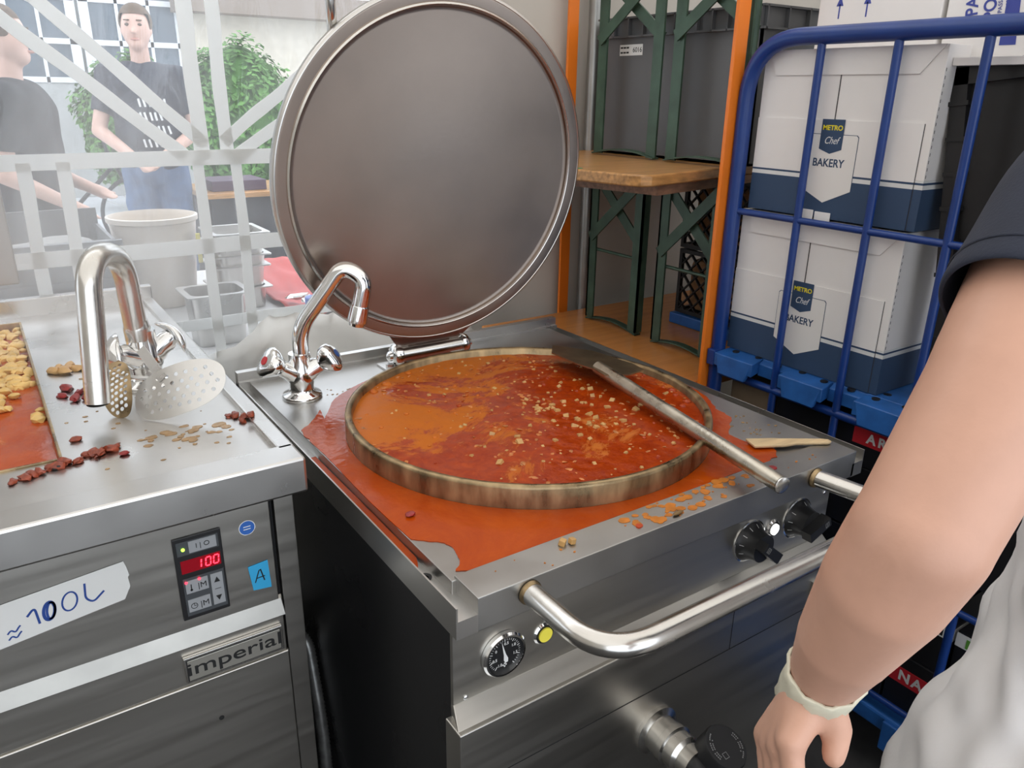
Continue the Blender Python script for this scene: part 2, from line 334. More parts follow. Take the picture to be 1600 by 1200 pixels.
def cloth_wall(name, fn, nu, nv, m):
    bm = BM(); g = [[bm.verts.new(fn(i / nu, j / nv)) for j in range(nv + 1)] for i in range(nu + 1)]
    for i in range(nu):
        for j in range(nv): bm.faces.new((g[i][j], g[i + 1][j], g[i + 1][j + 1], g[i][j + 1]))
    o = obj(name, bm, m, smooth=180); s = o.modifiers.new('s', 'SOLIDIFY'); s.thickness = .003; return structure(o)
cloth_wall('wall_left', lambda u, v: (-3.2 + .04 * math.sin(u * 30), -3 + 4.4 * u, 2.65 * v), 40, 6, TARP)
cloth_wall('wall_right', lambda u, v: (3.2 + .04 * math.sin(u * 30), -3 + 4.4 * u, 2.65 * v), 40, 6, TARP)
# the opaque part of the back wall, right of the window
cloth_wall('wall_back', lambda u, v: (.80 + 2.4 * u, 1.425 + .018 * math.sin(u * 26) + .008 * math.sin(u * 61 + v * 3), 2.7 * v), 60, 12, TARP)
cloth_wall('wall_back_upper', lambda u, v: (-3.2 + 4.0 * u, 1.42 + .01 * math.sin(u * 46), 1.735 + .035 * math.cos(u * 52 + .8) * (1 - v) + .95 * v), 110, 6, TARP)
cloth_wall('wall_back_skirt', lambda u, v: (-3.2 + 4.0 * u, 1.425 + .010 * math.sin(u * 31 + v * 5) - (.38 * math.sin(v * PI * .93) ** 1.5 * min(1, max(0, (u - .80) * 18)) + .012 * math.sin(u * 90 + v * 9) + .055 * noise.noise(V((u * 34 + v * 6, v * 9, 4))) + .03 * abs(noise.noise(V((u * 80 - v * 10, v * 14, 9))))), .02 + .74 * v + .12 * min(1, max(0, (u - .80) * 18)) * v + .012 * noise.noise(V((u * 60, v * 9, 0)))), 160, 30, SHEET)
# clear window
bm = BM(); N = 90; g = []
def pane_y(x, z): return 1.405 + .006 * math.sin(x * 9 + z * 5) + .004 * math.sin(x * 23 - z * 11)
for i in range(N + 1):
    g.append([bm.verts.new((-3.2 + 4.0 * i / N, pane_y(-3.2 + 4.0 * i / N, .7 + 1.1 * j / 24), .7 + 1.1 * j / 24)) for j in range(25)])
for i in range(N):
    for j in range(24): bm.faces.new((g[i][j], g[i + 1][j], g[i + 1][j + 1], g[i][j + 1]))
win = structure(obj('window_1', bm, PVC, smooth=180))
bm = BM()
def band(p, q, w0, w1=None):
    w1 = w0 if w1 is None else w1; P = []; n = 14
    p = V((p[0], 0, p[1])); q = V((q[0], 0, q[1])); d = (q - p).normalized(); s = V((d.z, 0, -d.x))
    rows = []
    for i in range(n + 1):
        t = i / n; c = p.lerp(q, t); w = w0 + (w1 - w0) * t + .0012 * math.sin(i * 1.3 + p.x * 9)
        c = c + s * .0012 * math.sin(i * .7 + q.x * 5)
        a = c - s * w / 2; b = c + s * w / 2
        rows.append([(a.x, pane_y(a.x, a.z) - .004, a.z), (b.x, pane_y(a.x, a.z) - .004, b.z)])
    v = [[bm.verts.new(r[0]), bm.verts.new(r[1])] for r in rows]
    for i in range(n): bm.faces.new((v[i][0], v[i][1], v[i + 1][1], v[i + 1][0]))
for z, w in ((1.299, .036), (1.085, .038), (.885, .030)): band((-3.1, z), (.8, z), w)
for x0 in (.11, -.27, -.75, -1.2):
    pass
for x, w in ((.110, .036), (.171, .032)): band((x, 1.30), (x - .005, 1.75), w)
for x, w in ((.094, .027), (.186, .027), (-.275, .028), (-.198, .028), (.56, .028), (.64, .028), (-.66, .028), (-.58, .028)): band((x, .72), (x + .004, 1.30), w)
for a, b in (((-.27, 1.60), (.07, 1.305)), ((-.195, 1.635), (.12, 1.33)), ((.165, 1.335), (.43, 1.54)), ((.19, 1.30), (.50, 1.50)), ((-.60, 1.80), (-.27, 1.60)), ((-.5, 1.8), (-.195, 1.635))): band(a, b, .030)
lat = obj('window_band', bm, LATT, win, smooth=0)
s = lat.modifiers.new('s', 'SOLIDIFY'); s.thickness = .0012
# second clear window to the right
bm = BM(); box(bm, 3.198, 3.2, 1.40, 1.41, .0, 2.7); structure(obj('window_2', bm, PVC, smooth=0))
# frame tube
bm = BM(); cyl(bm, (1.30, 1.37, 0), (1.30, 1.37, 2.65), .021); tag(obj('tent_pole', bm, GALV, loc=(1.30, 1.37, 0)), 'round galvanised tent pole standing beside the narrow orange post', 'pole')
bm = BM(); box(bm, 1.185, 1.222, 1.352, 1.362, .0, 2.6, .002); tag(obj('orange_post', bm, ORANGE, loc=(1.2, 1.357, 0)), 'narrow orange upright next to the tent pole behind the kettle lid', 'post')
bm = BM(); box(bm, 1.062, 1.100, .603, .613, .0, 2.6, .002); box(bm, 1.092, 1.100, .613, .64, .0, 2.6, .002)
tag(obj('orange_post', bm, ORANGE, loc=(1.08, .61, 0)), 'orange angle upright touching the blue roll cage', 'post')

# ------------------------------------------------------------------ the round kettle
K = thing('boiling_kettle', (.4, .43, 0), 'square stainless kettle cabinet with a round pot full of red stew', 'kettle')
bm = BM()      # cabinet body
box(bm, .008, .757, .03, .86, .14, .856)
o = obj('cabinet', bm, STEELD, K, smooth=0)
bm = BM()
box(bm, .008, .757, .024, .031, .722, .856)                      # control strip
hexa(bm, [(.008, .030, .715), (.757, .030, .715), (.757, .031, .735), (.008, .031, .735), (.0, -.004, .712), (.76, -.004, .712), (.757, .024, .738), (.008, .024, .738)])
obj('control_strip', bm, STEELV, K, smooth=0, bev=.001)
bm = BM(); box(bm, .0, .762, -.006, .031, .14, .7165); obj('front_panel', bm, STEELV, K, smooth=0, bev=.0015)
for i, (x, y) in enumerate(((.06, .08), (.70, .08), (.06, .80), (.70, .80))):
    bm = BM(); cyl(bm, (x, y, 0), (x, y, .145), .022); obj('foot', bm, STEELT, K)
bm = BM()      # top pan: plate, gutters, flanges
box(bm, .023, .777, .05, .872, .868, .900, .0015)
box(bm, .0295, .7765, 0, .056, .856, .9035, .0015)
obj('top_plate', bm, STEELK, K, smooth=30)
bm = BM()
for xo, xi, sg in ((0, .024, 1), (.8, .776, -1)):
    prism(bm, [(xo, .0, .856), (xo, .0, .900), (xo + sg * .0022, .0, .900), (xo + sg * .0022, .0, .881), (xi + sg * .006, .0, .881), (xi + sg * .006, .0, .856)], (0, .885, 0))
box(bm, .0, .8, .868, .885, .856, .924, .001)
box(bm, .0, .8, .862, .869, .895, .906, .001)
obj('gutter_flange', bm, STEEL, K, smooth=30)
bm = BM(); lathe(bm, (.0125, .10, .8813), (0, 0, 1), [(.009, 0), (.009, .0006), (.006, .0006), (.005, -.0), (.001, -.0)], 20); obj('drain_hole', bm, BLACKP, K)
# rim ring
RC = V((.388, .407, 0)); RR = .3245
bm = BM(); seg = 128
prof = [(RR, .900), (RR, .932), (RR - .001, .9365), (RR - .004, .938), (RR - .010, .937), (RR - .013, .934), (RR - .014, .905)]
rings = [[bm.verts.new(RC + V((r * math.cos(2 * PI * k / seg), r * math.sin(2 * PI * k / seg), z))) for k in range(seg)] for r, z in prof]
for i in range(len(rings) - 1):
    for k in range(seg): bm.faces.new((rings[i][k], rings[i][(k + 1) % seg], rings[i + 1][(k + 1) % seg], rings[i + 1][k]))
o = obj('pot_rim', bm, STAIN, K, smooth=60); o['label'] = 'stained raised rim of the pot'
# hinge
bm = BM(); cyl(bm, (.315, .80, .926), (.487, .80, .926), .0195, seg=32)
hin = obj('lid_hinge', bm, STEELT, K)
for x, s_ in ((.315, -1), (.487, 1)):
    bm = BM(); lathe(bm, (x - s_ * .012, .80, .926), (s_, 0, 0), [(.0235, 0), (.0245, .006), (.0235, .014), (.019, .019), (.011, .021), (.010, .027), (.005, .031), (.0005, .032)], 28)
    obj('hinge_cap', bm, CHROME, hin)
bm = BM(); box(bm, .285, .335, .775, .83, .900, .905, .001); cyl(bm, (.298, .79, .904), (.298, .79, .913), .009, seg=6); box(bm, .315, .335, .785, .815, .905, .925)
obj('hinge_bracket', bm, STEEL, K, smooth=30); bm = BM()
box(bm, .465, .485, .785, .815, .905, .925); box(bm, .45, .51, .775, .83, .900, .905, .001)
obj('hinge_bracket', bm, STEEL, K, smooth=30)
# U handle
bm = BM(); sweep(bm, fillet([(.104, .004, .884), (.103, -.146, .884), (.692, -.146, .884), (.668, .004, .884)], [.085, .07], 12), .0142, 28); obj('grab_rail', bm, STEELT, K)
for x in (.104, .668):
    bm = BM(); lathe(bm, (x, -.001, .884), (0, -1, 0), [(.0165, 0), (.0165, .002), (.0145, .006)], 28); obj('rail_weld', bm, STAIN, K)
# front controls: gauge, button, knobs
FN = (0, -1, 0); FX = (1, 0, 0); UP = (0, 0, 1)
def dot_disc(c, r, h, m, name, parent, seg=32, bevel=.0):
    bm = BM(); lathe(bm, c, FN, [(r, 0), (r, h - bevel), (r - bevel, h)], seg); return obj(name, bm, m, parent)
gc = V((.081, .024, .787))
ga = dot_disc(gc, .0275, .005, BLACKP, 'pressure_gauge', K)
bm = BM(); lathe(bm, gc, FN, [(.0275, 0), (.0325, .0005), (.0325, .006), (.030, .009), (.0275, .009), (.0272, .005)], 40, caps=False); obj('gauge_bezel', bm, CHROME, ga)
bm = BM(); fz = gc + V((0, -.0054, 0))
a = math.radians(103); d = V((math.cos(a), 0, math.sin(a)))
s_ = V((-d.z, 0, d.x))
prism(bm, [fz + d * .0225, fz + s_ * .0016, fz - d * .008 + s_ * .0034, fz - d * .013 + s_ * .002, fz - d * .013 - s_ * .002, fz - d * .008 - s_ * .0034, fz - s_ * .0016], (0, -.0006, 0))
obj('gauge_needle', bm, WHITEP, ga)
bm = BM()
for k in range(33):
    a = math.radians(232 - k * 284 / 32); c = V((math.cos(a), 0, math.sin(a))); r0 = .0212 if k % 4 else .0198
    stroke(bm, [fz + c * r0, fz + c * .0238], .0004 if k % 4 else .0008, .0003, FN)
obj('gauge_scale', bm, WHITEP, ga)
for s, a in (('-1.0', 240), ('-0.5', 194), ('0', 144), ('0.5', 82), ('1.0', 36), ('1.5', -12)):
    a = math.radians(a); text('gauge_number', s, .0058, fz + V((math.cos(a) * .0165, -.0002, math.sin(a) * .0165)), FX, UP, WHITEP, ga)
bm = BM()
for dx, dz in ((0, .0), (.0022, .0022), (-.0022, .0022), (0, .0044)): hexa(bm, [fz + V((dx + p[0] * .0014, p[1], -.018 + dz + p[2] * .0014)) for p in ((-1, 0, 0), (0, 0, -1), (1, 0, 0), (0, 0, 1), (-1, -.0004, 0), (0, -.0004, -1), (1, -.0004, 0), (0, -.0004, 1))])
obj('gauge_mark', bm, WHITEP, ga)
bt = dot_disc((.146, .024, .789), .0135, .004, BLACKP, 'indicator_lamp', K)
bm = BM(); lathe(bm, (.146, .024, .789), FN, [(.0165, 0), (.0165, .001), (.014, .0035), (.013, .003)], 32, caps=False); obj('lamp_bezel', bm, CHROME, bt)
o = dot_disc((.146, .020, .789), .0105, .0022, YEL, 'lamp_lens', bt); o['label'] = 'yellow lamp lens'
bt = dot_disc((.610, .024, .797), .0125, .004, BLACKP, 'indicator_lamp', K)
bm = BM(); lathe(bm, (.610, .024, .797), FN, [(.0165, 0), (.0165, .001), (.0135, .0035), (.0125, .003)], 32, caps=False); obj('lamp_bezel', bm, CHROME, bt)
o = dot_disc((.610, .020, .797), .0095, .0022, LAMPW, 'lamp_lens', bt); o['label'] = 'lit white lamp lens'
for c, ang in (((.553, .024, .793), 140), ((.672, .024, .797), 20)):
    c = V(c)
    bm = BM(); lathe(bm, c, FN, [(.034, 0), (.034, .002), (.031, .006), (.027, .012), (.0245, .022), (.0235, .030), (.002, .031)], 48)
    a = math.radians(ang); d = V((math.cos(a), 0, math.sin(a))); s_ = V((-d.z, 0, d.x))
    prism(bm, [c + V((0, -.030, 0)) + q for q in (d * .026 + s_ * .008, -d * .026 + s_ * .009, -d * .026 - s_ * .009, d * .026 - s_ * .008)], (0, -.018, 0))
    kn = obj('control_knob', bm, BLACKP, K, smooth=30)
    bm = BM(); lathe(bm, c, FN, [(.0365, 0), (.0365, .0015), (.034, .002)], 48, caps=False); obj('knob_ring', bm, CHROME, kn)
    bm = BM()
    for k in range(12):
        b = math.radians(30 * k + ang); e = V((math.cos(b), 0, math.sin(b)))
        if k != 3: stroke(bm, [c + e * .0275 + V((0, -.0118, 0)), c + e * .0315 + V((0, -.0062, 0))], .0008, .0004, FN)
    obj('knob_scale', bm, WHITEP, kn)
    e = c + V((0, -.0482, 0)) + d * .016
    bm = BM(); stroke(bm, [e - s_ * .004 - d * .004, e + s_ * .004 - d * .004, e + s_ * .004 + d * .004, e - s_ * .004 + d * .004, e - s_ * .004 - d * .004], .0009, .0003, FN)
    stroke(bm, [e - s_ * .003, e + s_ * .003], .0009, .0003, FN); obj('knob_mark', bm, GREYPR, kn)
for p in ((.026, .0235, .742), (.735, .0235, .742), (.74, .0235, .825)):
    bm = BM(); ball(bm, p, .0038, (1, .5, 1), 12, 8); obj('panel_screw', bm, CHROME, K)
# square locking plate on the lower panel
bm = BM(); box(bm, .70, .732, -.013, -.005, .648, .678, .001); pl = obj('lock_plate', bm, STEEL, K, smooth=30)
bm = BM(); cyl(bm, (.716, -.013, .663), (.716, -.0145, .663), .011); box(bm, .705, .727, -.0150, -.0135, .661, .665); obj('lock_core', bm, BLACKP, pl)
bm = BM(); stroke(bm, [(.0, -.0062, .625), (.76, -.0062, .625)], .0012, .0004, FN); stroke(bm, [(.50, -.0062, .716), (.50, -.0062, .625)], .0012, .0004, FN); obj('panel_seam', bm, BLACK, K)
# drain valve
vb = V((.345, -.006, .545))
bm = BM(); lathe(bm, vb, FN, [(.040, 0), (.040, .006), (.030, .010), (.030, .030), (.033, .032), (.033, .042), (.029, .044), (.029, .060), (.024, .066), (.024, .085)], 40); va = obj('drain_valve', bm, STEELT, K)
bm = BM(); sweep(bm, fillet([vb + V((0, -.078, 0)), vb + V((.0, -.095, -.002)), vb + V((-.012, -.125, -.045)), vb + V((-.016, -.130, -.10))], .02, 6), .0175, 24); cyl(bm, vb + V((-.035, -.095, -.018)), vb + V((.045, -.095, .012)), .0165); obj('valve_elbow', bm, RUBBER, va)
kc = vb + V((.034, -.100, .022)); kax = V((.10, -.42, .90)).normalized()
bm = BM(); lathe(bm, kc - kax * .020, kax, [(.030, 0), (.034, .003), (.034, .030), (.0325, .034), (.030, .0345), (.002, .0335)], 48); kn = obj('valve_knob', bm, RUBBER, va)
kx, ky = frame(kax); top = kc + kax * .0152
kx = V((.85, .0, 0)); kx = (kx - kax * kx.dot(kax)).normalized(); ky = kax.cross(kx)
for r0, w_ in ((.0265, 0), (.0265, 1), (.0225, 0), (.0225, 1)):
    bm = BM()
    for k in range(28):
        if k < (15 if r0 > .025 else 11) and k % 5 != 4:
            a0 = math.radians(200 - (k + 28 * w_) * 360 / 56); a1 = a0 + .07
            stroke(bm, [top + (kx * math.cos(a0) + ky * math.sin(a0)) * r0, top + (kx * math.cos(a1) + ky * math.sin(a1)) * r0], .0016, .0002, kax)
    obj('knob_engraving', bm, GREYPR, kn)
bm = BM(); c = top - kx * .012 - ky * .010
stroke(bm, [c + (-kx - ky) * .004, c + (kx - ky) * .004, c + (kx + ky) * .004, c + (-kx + ky) * .004, c + (-kx - ky) * .004], .0008, .0002, kax); obj('knob_square', bm, GREYPR, kn)

# lid
lt = -.126; LC = V((.395, .722, 1.300)); LN = V((0, -math.cos(lt), math.sin(lt))).normalized()
LD = thing('kettle_lid', (.4, .76, .965), 'big round steel lid standing open behind the red stew', 'lid')
bm = BM()
lathe(bm, LC, LN, [(.002, -.034), (.20, -.034), (.30, -.032), (.326, -.026), (.3335, -.016), (.3345, 0), (.333, .003), (.329, .004), (.312, .002), (.310, .0045), (.3065, .006), (.3035, .0045), (.302, -.001), (.296, -.004), (.22, -.007), (.10, -.009), (.002, -.0095)], 128)
obj('lid_shell', bm, [LIDIN], LD, smooth=28)
bm = BM(); lathe(bm, LC, LN, [(.3345, -.012), (.3375, -.010), (.338, -.002), (.336, .003), (.3325, .0045), (.331, .003)], 128, caps=False); obj('lid_edge', bm, STEEL, LD, smooth=60)
bm = BM(); lathe(bm, LC, LN, [(.3105, .0042), (.3075, .0068), (.3045, .0045)], 128, caps=False); obj('lid_seal_ring', bm, STEELT, LD, smooth=60)
bm = BM()
xx = LC.x
prism(bm, [(xx - .105, .777, .985), (xx + .115, .777, .985), (xx + .075, .793, .945), (xx - .075, .793, .945)], (0, .006, 0))
box(bm, xx - .05, xx + .05, .792, .806, .940, .955); obj('lid_bracket', bm, LIDIN, LD, smooth=30)
hl = LC + V((-.325, 0, 0)) * math.cos(.72) + V((0, 0, .325)) * math.sin(1.02)
bm = BM(); hb = LC - V((.215, 0, 0)) + V((0, -.03, .262))
sweep(bm, fillet([hb + V((.006, .03, -.012)), hb + V((-.006, .0, .012)), hb + V((-.012, -.012, .06)), hb + V((-.018, .03, .12)), hb + V((.10, .05, .15))], .03, 6), .0085, 18); obj('lid_handle', bm, STEELT, LD)

# soup in the pot
bm = BM(); n = 60; rings = []
def soup_z(x, y): return .9235 + .0016 * noise.noise(V((x * 22, y * 22, 0))) + .0010 * noise.noise(V((x * 60, y * 60, 3)))
cen = bm.verts.new((RC.x, RC.y, soup_z(RC.x, RC.y)))
for i in range(1, n + 1):
    r = (RR - .0125) * i / n
    rings.append([bm.verts.new((RC.x + r * math.cos(2 * PI * k / 160), RC.y + r * math.sin(2 * PI * k / 160), soup_z(RC.x + r * math.cos(2 * PI * k / 160), RC.y + r * math.sin(2 * PI * k / 160)))) for k in range(160)])
for k in range(160): bm.faces.new((cen, rings[0][k], rings[0][(k + 1) % 160]))
for i in range(n - 1):
    for k in range(160): bm.faces.new((rings[i][k], rings[i + 1][k], rings[i + 1][(k + 1) % 160], rings[i][(k + 1) % 160]))
lo = [bm.verts.new((v.co.x, v.co.y, .9015)) for v in rings[-1]]
for k in range(160): bm.faces.new((rings[-1][k], lo[k], lo[(k + 1) % 160], rings[-1][(k + 1) % 160]))
bm.faces.new(lo[::-1])
tag(obj('tomato_stew', bm, SOUP, smooth=60, loc=(RC.x, RC.y, .92)), 'orange red stew filling the round pot to its rim', 'stew', kind='stuff')
bm = BM()
for i in range(150):
    if i < 62: a = random.gauss(-.9, .75); r = abs(random.gauss(.10, .09))
    else: a = random.uniform(0, 2 * PI); r = .30 * math.sqrt(random.random())
    if r > .295: continue
    x = RC.x + r * math.cos(a); y = RC.y + r * math.sin(a); s_ = random.uniform(.0035, .0085) if i < 62 else random.uniform(.002, .0055)
    s_ *= .85
    M = Matrix.Translation((x, y, .9235 - s_ * .05)) @ Matrix.Rotation(random.uniform(0, 3), 4, 'Z') @ Matrix.Rotation(random.uniform(-.5, .5), 4, 'X') @ Matrix.Rotation(random.uniform(-.5, .5), 4, 'Y') @ Matrix.Diagonal((random.uniform(.7, 1.3), 1, .8, 1))
    bmesh.ops.create_cube(bm, size=s_ * 1.5, matrix=M)
tag(obj('diced_potato', bm, POTATO, smooth=0, bev=.0008, loc=(RC.x, RC.y, .92)), 'pale diced potato floating in the stew of the round pot', 'diced potato', kind='stuff')
bm = BM()
for i in range(330):
    a = random.uniform(0, 2 * PI); r = .305 * math.sqrt(random.random()); x = RC.x + r * math.cos(a); y = RC.y + r * math.sin(a)
    if noise.noise(V((x * 9, y * 9, 5))) < -.12: continue
    blob(bm, (x, y, .9238), random.uniform(.0016, .0042), (random.uniform(1, 2.2), 1, .45), i, .6, 1, random.uniform(0, 3))
tag(obj('vegetable_bits', bm, mat('orange vegetable', (.60, .21, .06), .4, 0, .4, 60), loc=(RC.x, RC.y, .92)), 'tiny orange vegetable bits scattered over the stew surface', 'vegetable bits', kind='stuff')
bm = BM()
for i in range(75):
    a = random.uniform(0, 2 * PI); r = .305 * math.sqrt(random.random()); x = RC.x + r * math.cos(a); y = RC.y + r * math.sin(a)
    ball(bm, (x, y, .9235), random.uniform(.002, .0048), (1, 1, .55), 12, 8)
for a, r, q in ((2.15, .296, .010), (2.3, .30, .008), (-.45, .30, .008), (-.52, .285, .007), (-.25, .298, .009), (-.33, .292, .006), (1.9, .30, .007), (.55, .29, .011), (.45, .30, .010), (.3, .30, .009)):
    ball(bm, (RC.x + r * math.cos(a), RC.y + r * math.sin(a), .9235), q, (1, 1, .6), 16, 10)
tag(obj('stew_bubbles', bm, SOUP, loc=(RC.x, RC.y, .92)), 'small round bubbles rising on the surface of the stew', 'bubbles', kind='stuff')

# spilled soup around the rim
def jitter_loop(pts, amp, sub=6, seed=0):
    out = []; n = len(pts)
    for i in range(n):
        a = V(pts[i]); b = V(pts[(i + 1) % n]); d = b - a; s_ = V((-d.y, d.x, 0)).normalized()
        for k in range(sub):
            t = k / sub; p = a.lerp(b, t); j = noise.noise(V((p.x * 60, p.y * 60, seed))) * amp + noise.noise(V((p.x * 190, p.y * 190, seed))) * amp * .5
            out.append(p + s_ * j)
    return out
def pool(name, outer, z0, z1, m, inner=None, amp=.004, loc=None):
    bm = BM(); L = jitter_loop([(x, y, z0) for x, y in outer], amp)
    es = []
    vs = [bm.verts.new(p) for p in L]; es += [bm.edges.new((vs[i], vs[(i + 1) % len(vs)])) for i in range(len(vs))]
    if inner:
        c, r = inner; ws = [bm.verts.new((c.x + r * math.cos(2 * PI * k / 96), c.y + r * math.sin(2 * PI * k / 96), z0)) for k in range(96)]
        es += [bm.edges.new((ws[i], ws[(i + 1) % 96])) for i in range(96)]
    bmesh.ops.triangle_fill(bm, use_beauty=True, use_dissolve=False, edges=es, normal=(0, 0, 1))
    g = bmesh.ops.extrude_face_region(bm, geom=list(bm.faces))
    for v in g['geom']:
        if isinstance(v, bmesh.types.BMVert): v.co.z = z1
    return obj(name, bm, m, smooth=30, loc=loc)
outer = [(.0235, .53), (.026, .582), (.054, .605), (.089, .654), (.079, .606), (.127, .687), (.156, .709), (.204, .742), (.281, .775), (.42, .79), (.60, .77), (.70, .66), (.765, .52), (.772, .427), (.768, .368), (.755, .31), (.722, .262), (.715, .215), (.682, .192), (.650, .165), (.651, .130), (.672, .085), (.648, .062), (.61, .0575), (.464, .0575), (.317, .0575), (.176, .0575), (.056, .0575), (.038, .066), (.055, .085), (.062, .118), (.050, .140), (.0235, .162)]
tag(pool('soup_spill', outer, .8995, .9012, SPILL, (RC, RR + .0005), .0035, loc=(.1, .2, .9)), 'pool of spilled orange soup around the rim of the round pot', 'spill')
gl = [(.003, .50), (.021, .50), (.022, .30), (.022, .14), (.012, .118), (.0025, .14), (.0025, .30)]
tag(pool('soup_spill', gl, .8812, .8850, SPILL, None, .001, loc=(.012, .3, .88)), 'long strip of soup lying in the left gutter of the kettle', 'spill')
random.seed(21)
bm = BM()
def splat(bm, x, y, r, z, h=.0006):
    n = 14; vs = []
    for k in range(n):
        a = 2 * PI * k / n; q = r * (1 + .45 * noise.noise(V((x * 90 + math.cos(a), y * 90 + math.sin(a), r * 50))))
        vs.append((x + q * math.cos(a), y + q * .8 * math.sin(a), z))
    prism(bm, vs, (0, 0, h + random.random() * .0005))
for i in range(70):
    t = random.random() ** 1.3; splat(bm, .30 + .27 * t + random.uniform(-.01, .01), random.uniform(.012, .052), random.uniform(.0015, .009), .9034)
for i in range(24): splat(bm, random.uniform(.06, .70), random.uniform(.006, .05), random.uniform(.0008, .0022), .9034)
tag(obj('soup_splashes', bm, STAINO, smooth=0, loc=(.4, .03, .903)), 'orange splashes dried on the front edge of the kettle top', 'splashes', kind='stuff')
bm = BM()
for i in range(26): splat(bm, random.uniform(.68, .76), random.uniform(.12, .26), random.uniform(.001, .0035), .8999)
for i in range(16): splat(bm, random.uniform(.09, .22), random.uniform(.70, .76), random.uniform(.001, .003), .8999)
tag(obj('soup_drips', bm, OILY, smooth=0, loc=(.7, .2, .9)), 'tiny brown drips on the bare corners of the kettle plate', 'splashes', kind='stuff')
for i, (x, y, z, r, m_, lb) in enumerate(((.183, .038, .9075, .0055, POTATO, 'left of the two yellow potato cubes on the kettle front edge'), (.196, .034, .9075, .005, POTATO, 'right of the two yellow potato cubes on the kettle front edge'))):
    bm = BM(); bmesh.ops.create_cube(bm, size=r * 1.6, matrix=Matrix.Translation((x, y, z)) @ Matrix.Rotation(.6 + i, 4, 'Z') @ Matrix.Rotation(.2, 4, 'X')); tag(obj('potato_cube', bm, m_, smooth=0, bev=.001, loc=(x, y, z)), lb, 'potato cube')
bm = BM(); blob(bm, (.368, .012, .9065), .0035, (2.9, 1, .8), 3, .2, 2, .1); tag(obj('food_scrap', bm, mat('brown bread', (.22, .13, .05), .7), loc=(.368, .012, .9065)), 'small brown oblong scrap on the front edge among orange splashes', 'food scrap')
bm = BM(); splat(bm, .30, .018, .006, .9034, .0016); tag(obj('tomato_skin', bm, mat('tomato skin', (.50, .06, .015), .3), smooth=0, loc=(.30, .018, .9034)), 'flat red tomato bit left of the brown scrap on the front edge', 'food scrap')
bm = BM(); splat(bm, .600, .035, .0085, .9034, .0014); tag(obj('tomato_skin', bm, SCRAPR, smooth=0, loc=(.600, .035, .9034)), 'dark red flat blotch on the front edge near the right handle end', 'food scrap')
bm = BM(); blob(bm, (.052, .215, .9045), .005, (1.6, 1, .7), 5, .5); tag(obj('pepper_scrap', bm, SCRAPR, loc=(.052, .215, .9045)), 'dark red pepper scrap at the left edge of the soup spill', 'food scrap')

# mixer tap of the kettle
def tap(name, base, label, scale, spout, sr, knobs, neckr, kstyle):
    T = thing(name, base, label, 'tap'); b = V(base)
    bm = BM(); lathe(bm, b, UP, [(.031 * scale, 0), (.032 * scale, .003), (.030 * scale, .008), (.021 * scale, .011), (.019 * scale, .020), (.021 * scale, .034), (.023 * scale, .045), (.0205 * scale, .058), (neckr * 1.25, .066 * scale), (neckr * 1.25, .074 * scale)], 36)
    for kx_, ang in knobs:
        d = V(kx_).normalized(); c = b + V((0, 0, .034 * scale)); lathe(bm, c, d, [(.017 * scale, 0), (.016 * scale, .020 * scale), (.0135 * scale, .026 * scale), (.0135 * scale, .036 * scale), (.011 * scale, .044 * scale)], 28)
    obj('tap_body', bm, CHROME, T, smooth=60)
    bm = BM(); sweep(bm, spout, sr, 28); o = obj('spout', bm, STEELT if kstyle else CHROME, T, smooth=60)
    return T
b = V((.086, .738, .900)); dv = V((.862, -.507, 0))
def kp(u, z): return b + dv * u + V((0, 0, z - .9))
sp = fillet([kp(.004, .966), kp(.004, 1.040), kp(.085, 1.150), kp(.104, 1.172), kp(.124, 1.150), kp(.120, 1.062)], [.035, .03, .03, .03], 10)
sp = fillet([kp(.004, .966), kp(.004, 1.036), kp(.092, 1.156), kp(.132, 1.132), kp(.119, 1.076)], [.035, .045, .06], 12)
kd1 = V((-.74, -.12, .52)); kd2 = V((.80, -.45, .62))
KT = tap('mixer_tap', b, 'chrome mixer tap with red and blue capped knobs on the kettle', 1.2, sp, .0152, [(kd1, 0), (kd2, 0)], .0160, False)
bm = BM(); d = (sp[-1] - sp[-2]).normalized(); lathe(bm, sp[-1] - d * .006, d, [(.0160, 0), (.0172, .002), (.0185, .026), (.0185, .032), (.0155, .034), (.0145, .040), (.002, .040)], 28); obj('aerator', bm, CHROME, KT)
bm = BM(); lathe(bm, kp(.004, .966), UP, [(.0172, 0), (.0172, .018), (.0156, .020)], 28); obj('spout_collar', bm, CHROME, KT)
for d, m_, lb in ((kd1, REDM, 'red marked knob'), (kd2, BLUEM, 'blue marked knob')):
    d = d.normalized(); c = b + V((0, 0, .040)) + d * .046; x, y = frame(d)
    bm = BM(); rings = []
    for h, r, k3 in ((0, .013, 0), (.006, .019, .02), (.018, .0265, .13), (.029, .0285, .14), (.035, .0255, .12), (.039, .017, .08), (.0400, .002, 0)):
        rings.append([bm.verts.new(c + d * h + (x * math.cos(t) + y * math.sin(t)) * r * (1 + k3 * math.cos(3 * t))) for t in [2 * PI * k / 36 for k in range(36)]])
    for i in range(len(rings) - 1):
        for k in range(36): bm.faces.new((rings[i][k], rings[i][(k + 1) % 36], rings[i + 1][(k + 1) % 36], rings[i + 1][k]))
    bm.faces.new(rings[0][::-1]); bm.faces.new(rings[-1]); kn = obj('tap_knob', bm, CHROME, KT, smooth=50); kn['label'] = lb
    # round colour mark on the side that faces the room
    sdir = (V((-.4, -.75, .5)) - d * V((-.4, -.75, .5)).dot(d)).normalized(); mc = c + d * .0355
    bm = BM(); lathe(bm, c + d * .0380, d, [(.0085, 0), (.0085, .0025), (.007, .003)], 20); obj('knob_mark', bm, m_, kn)

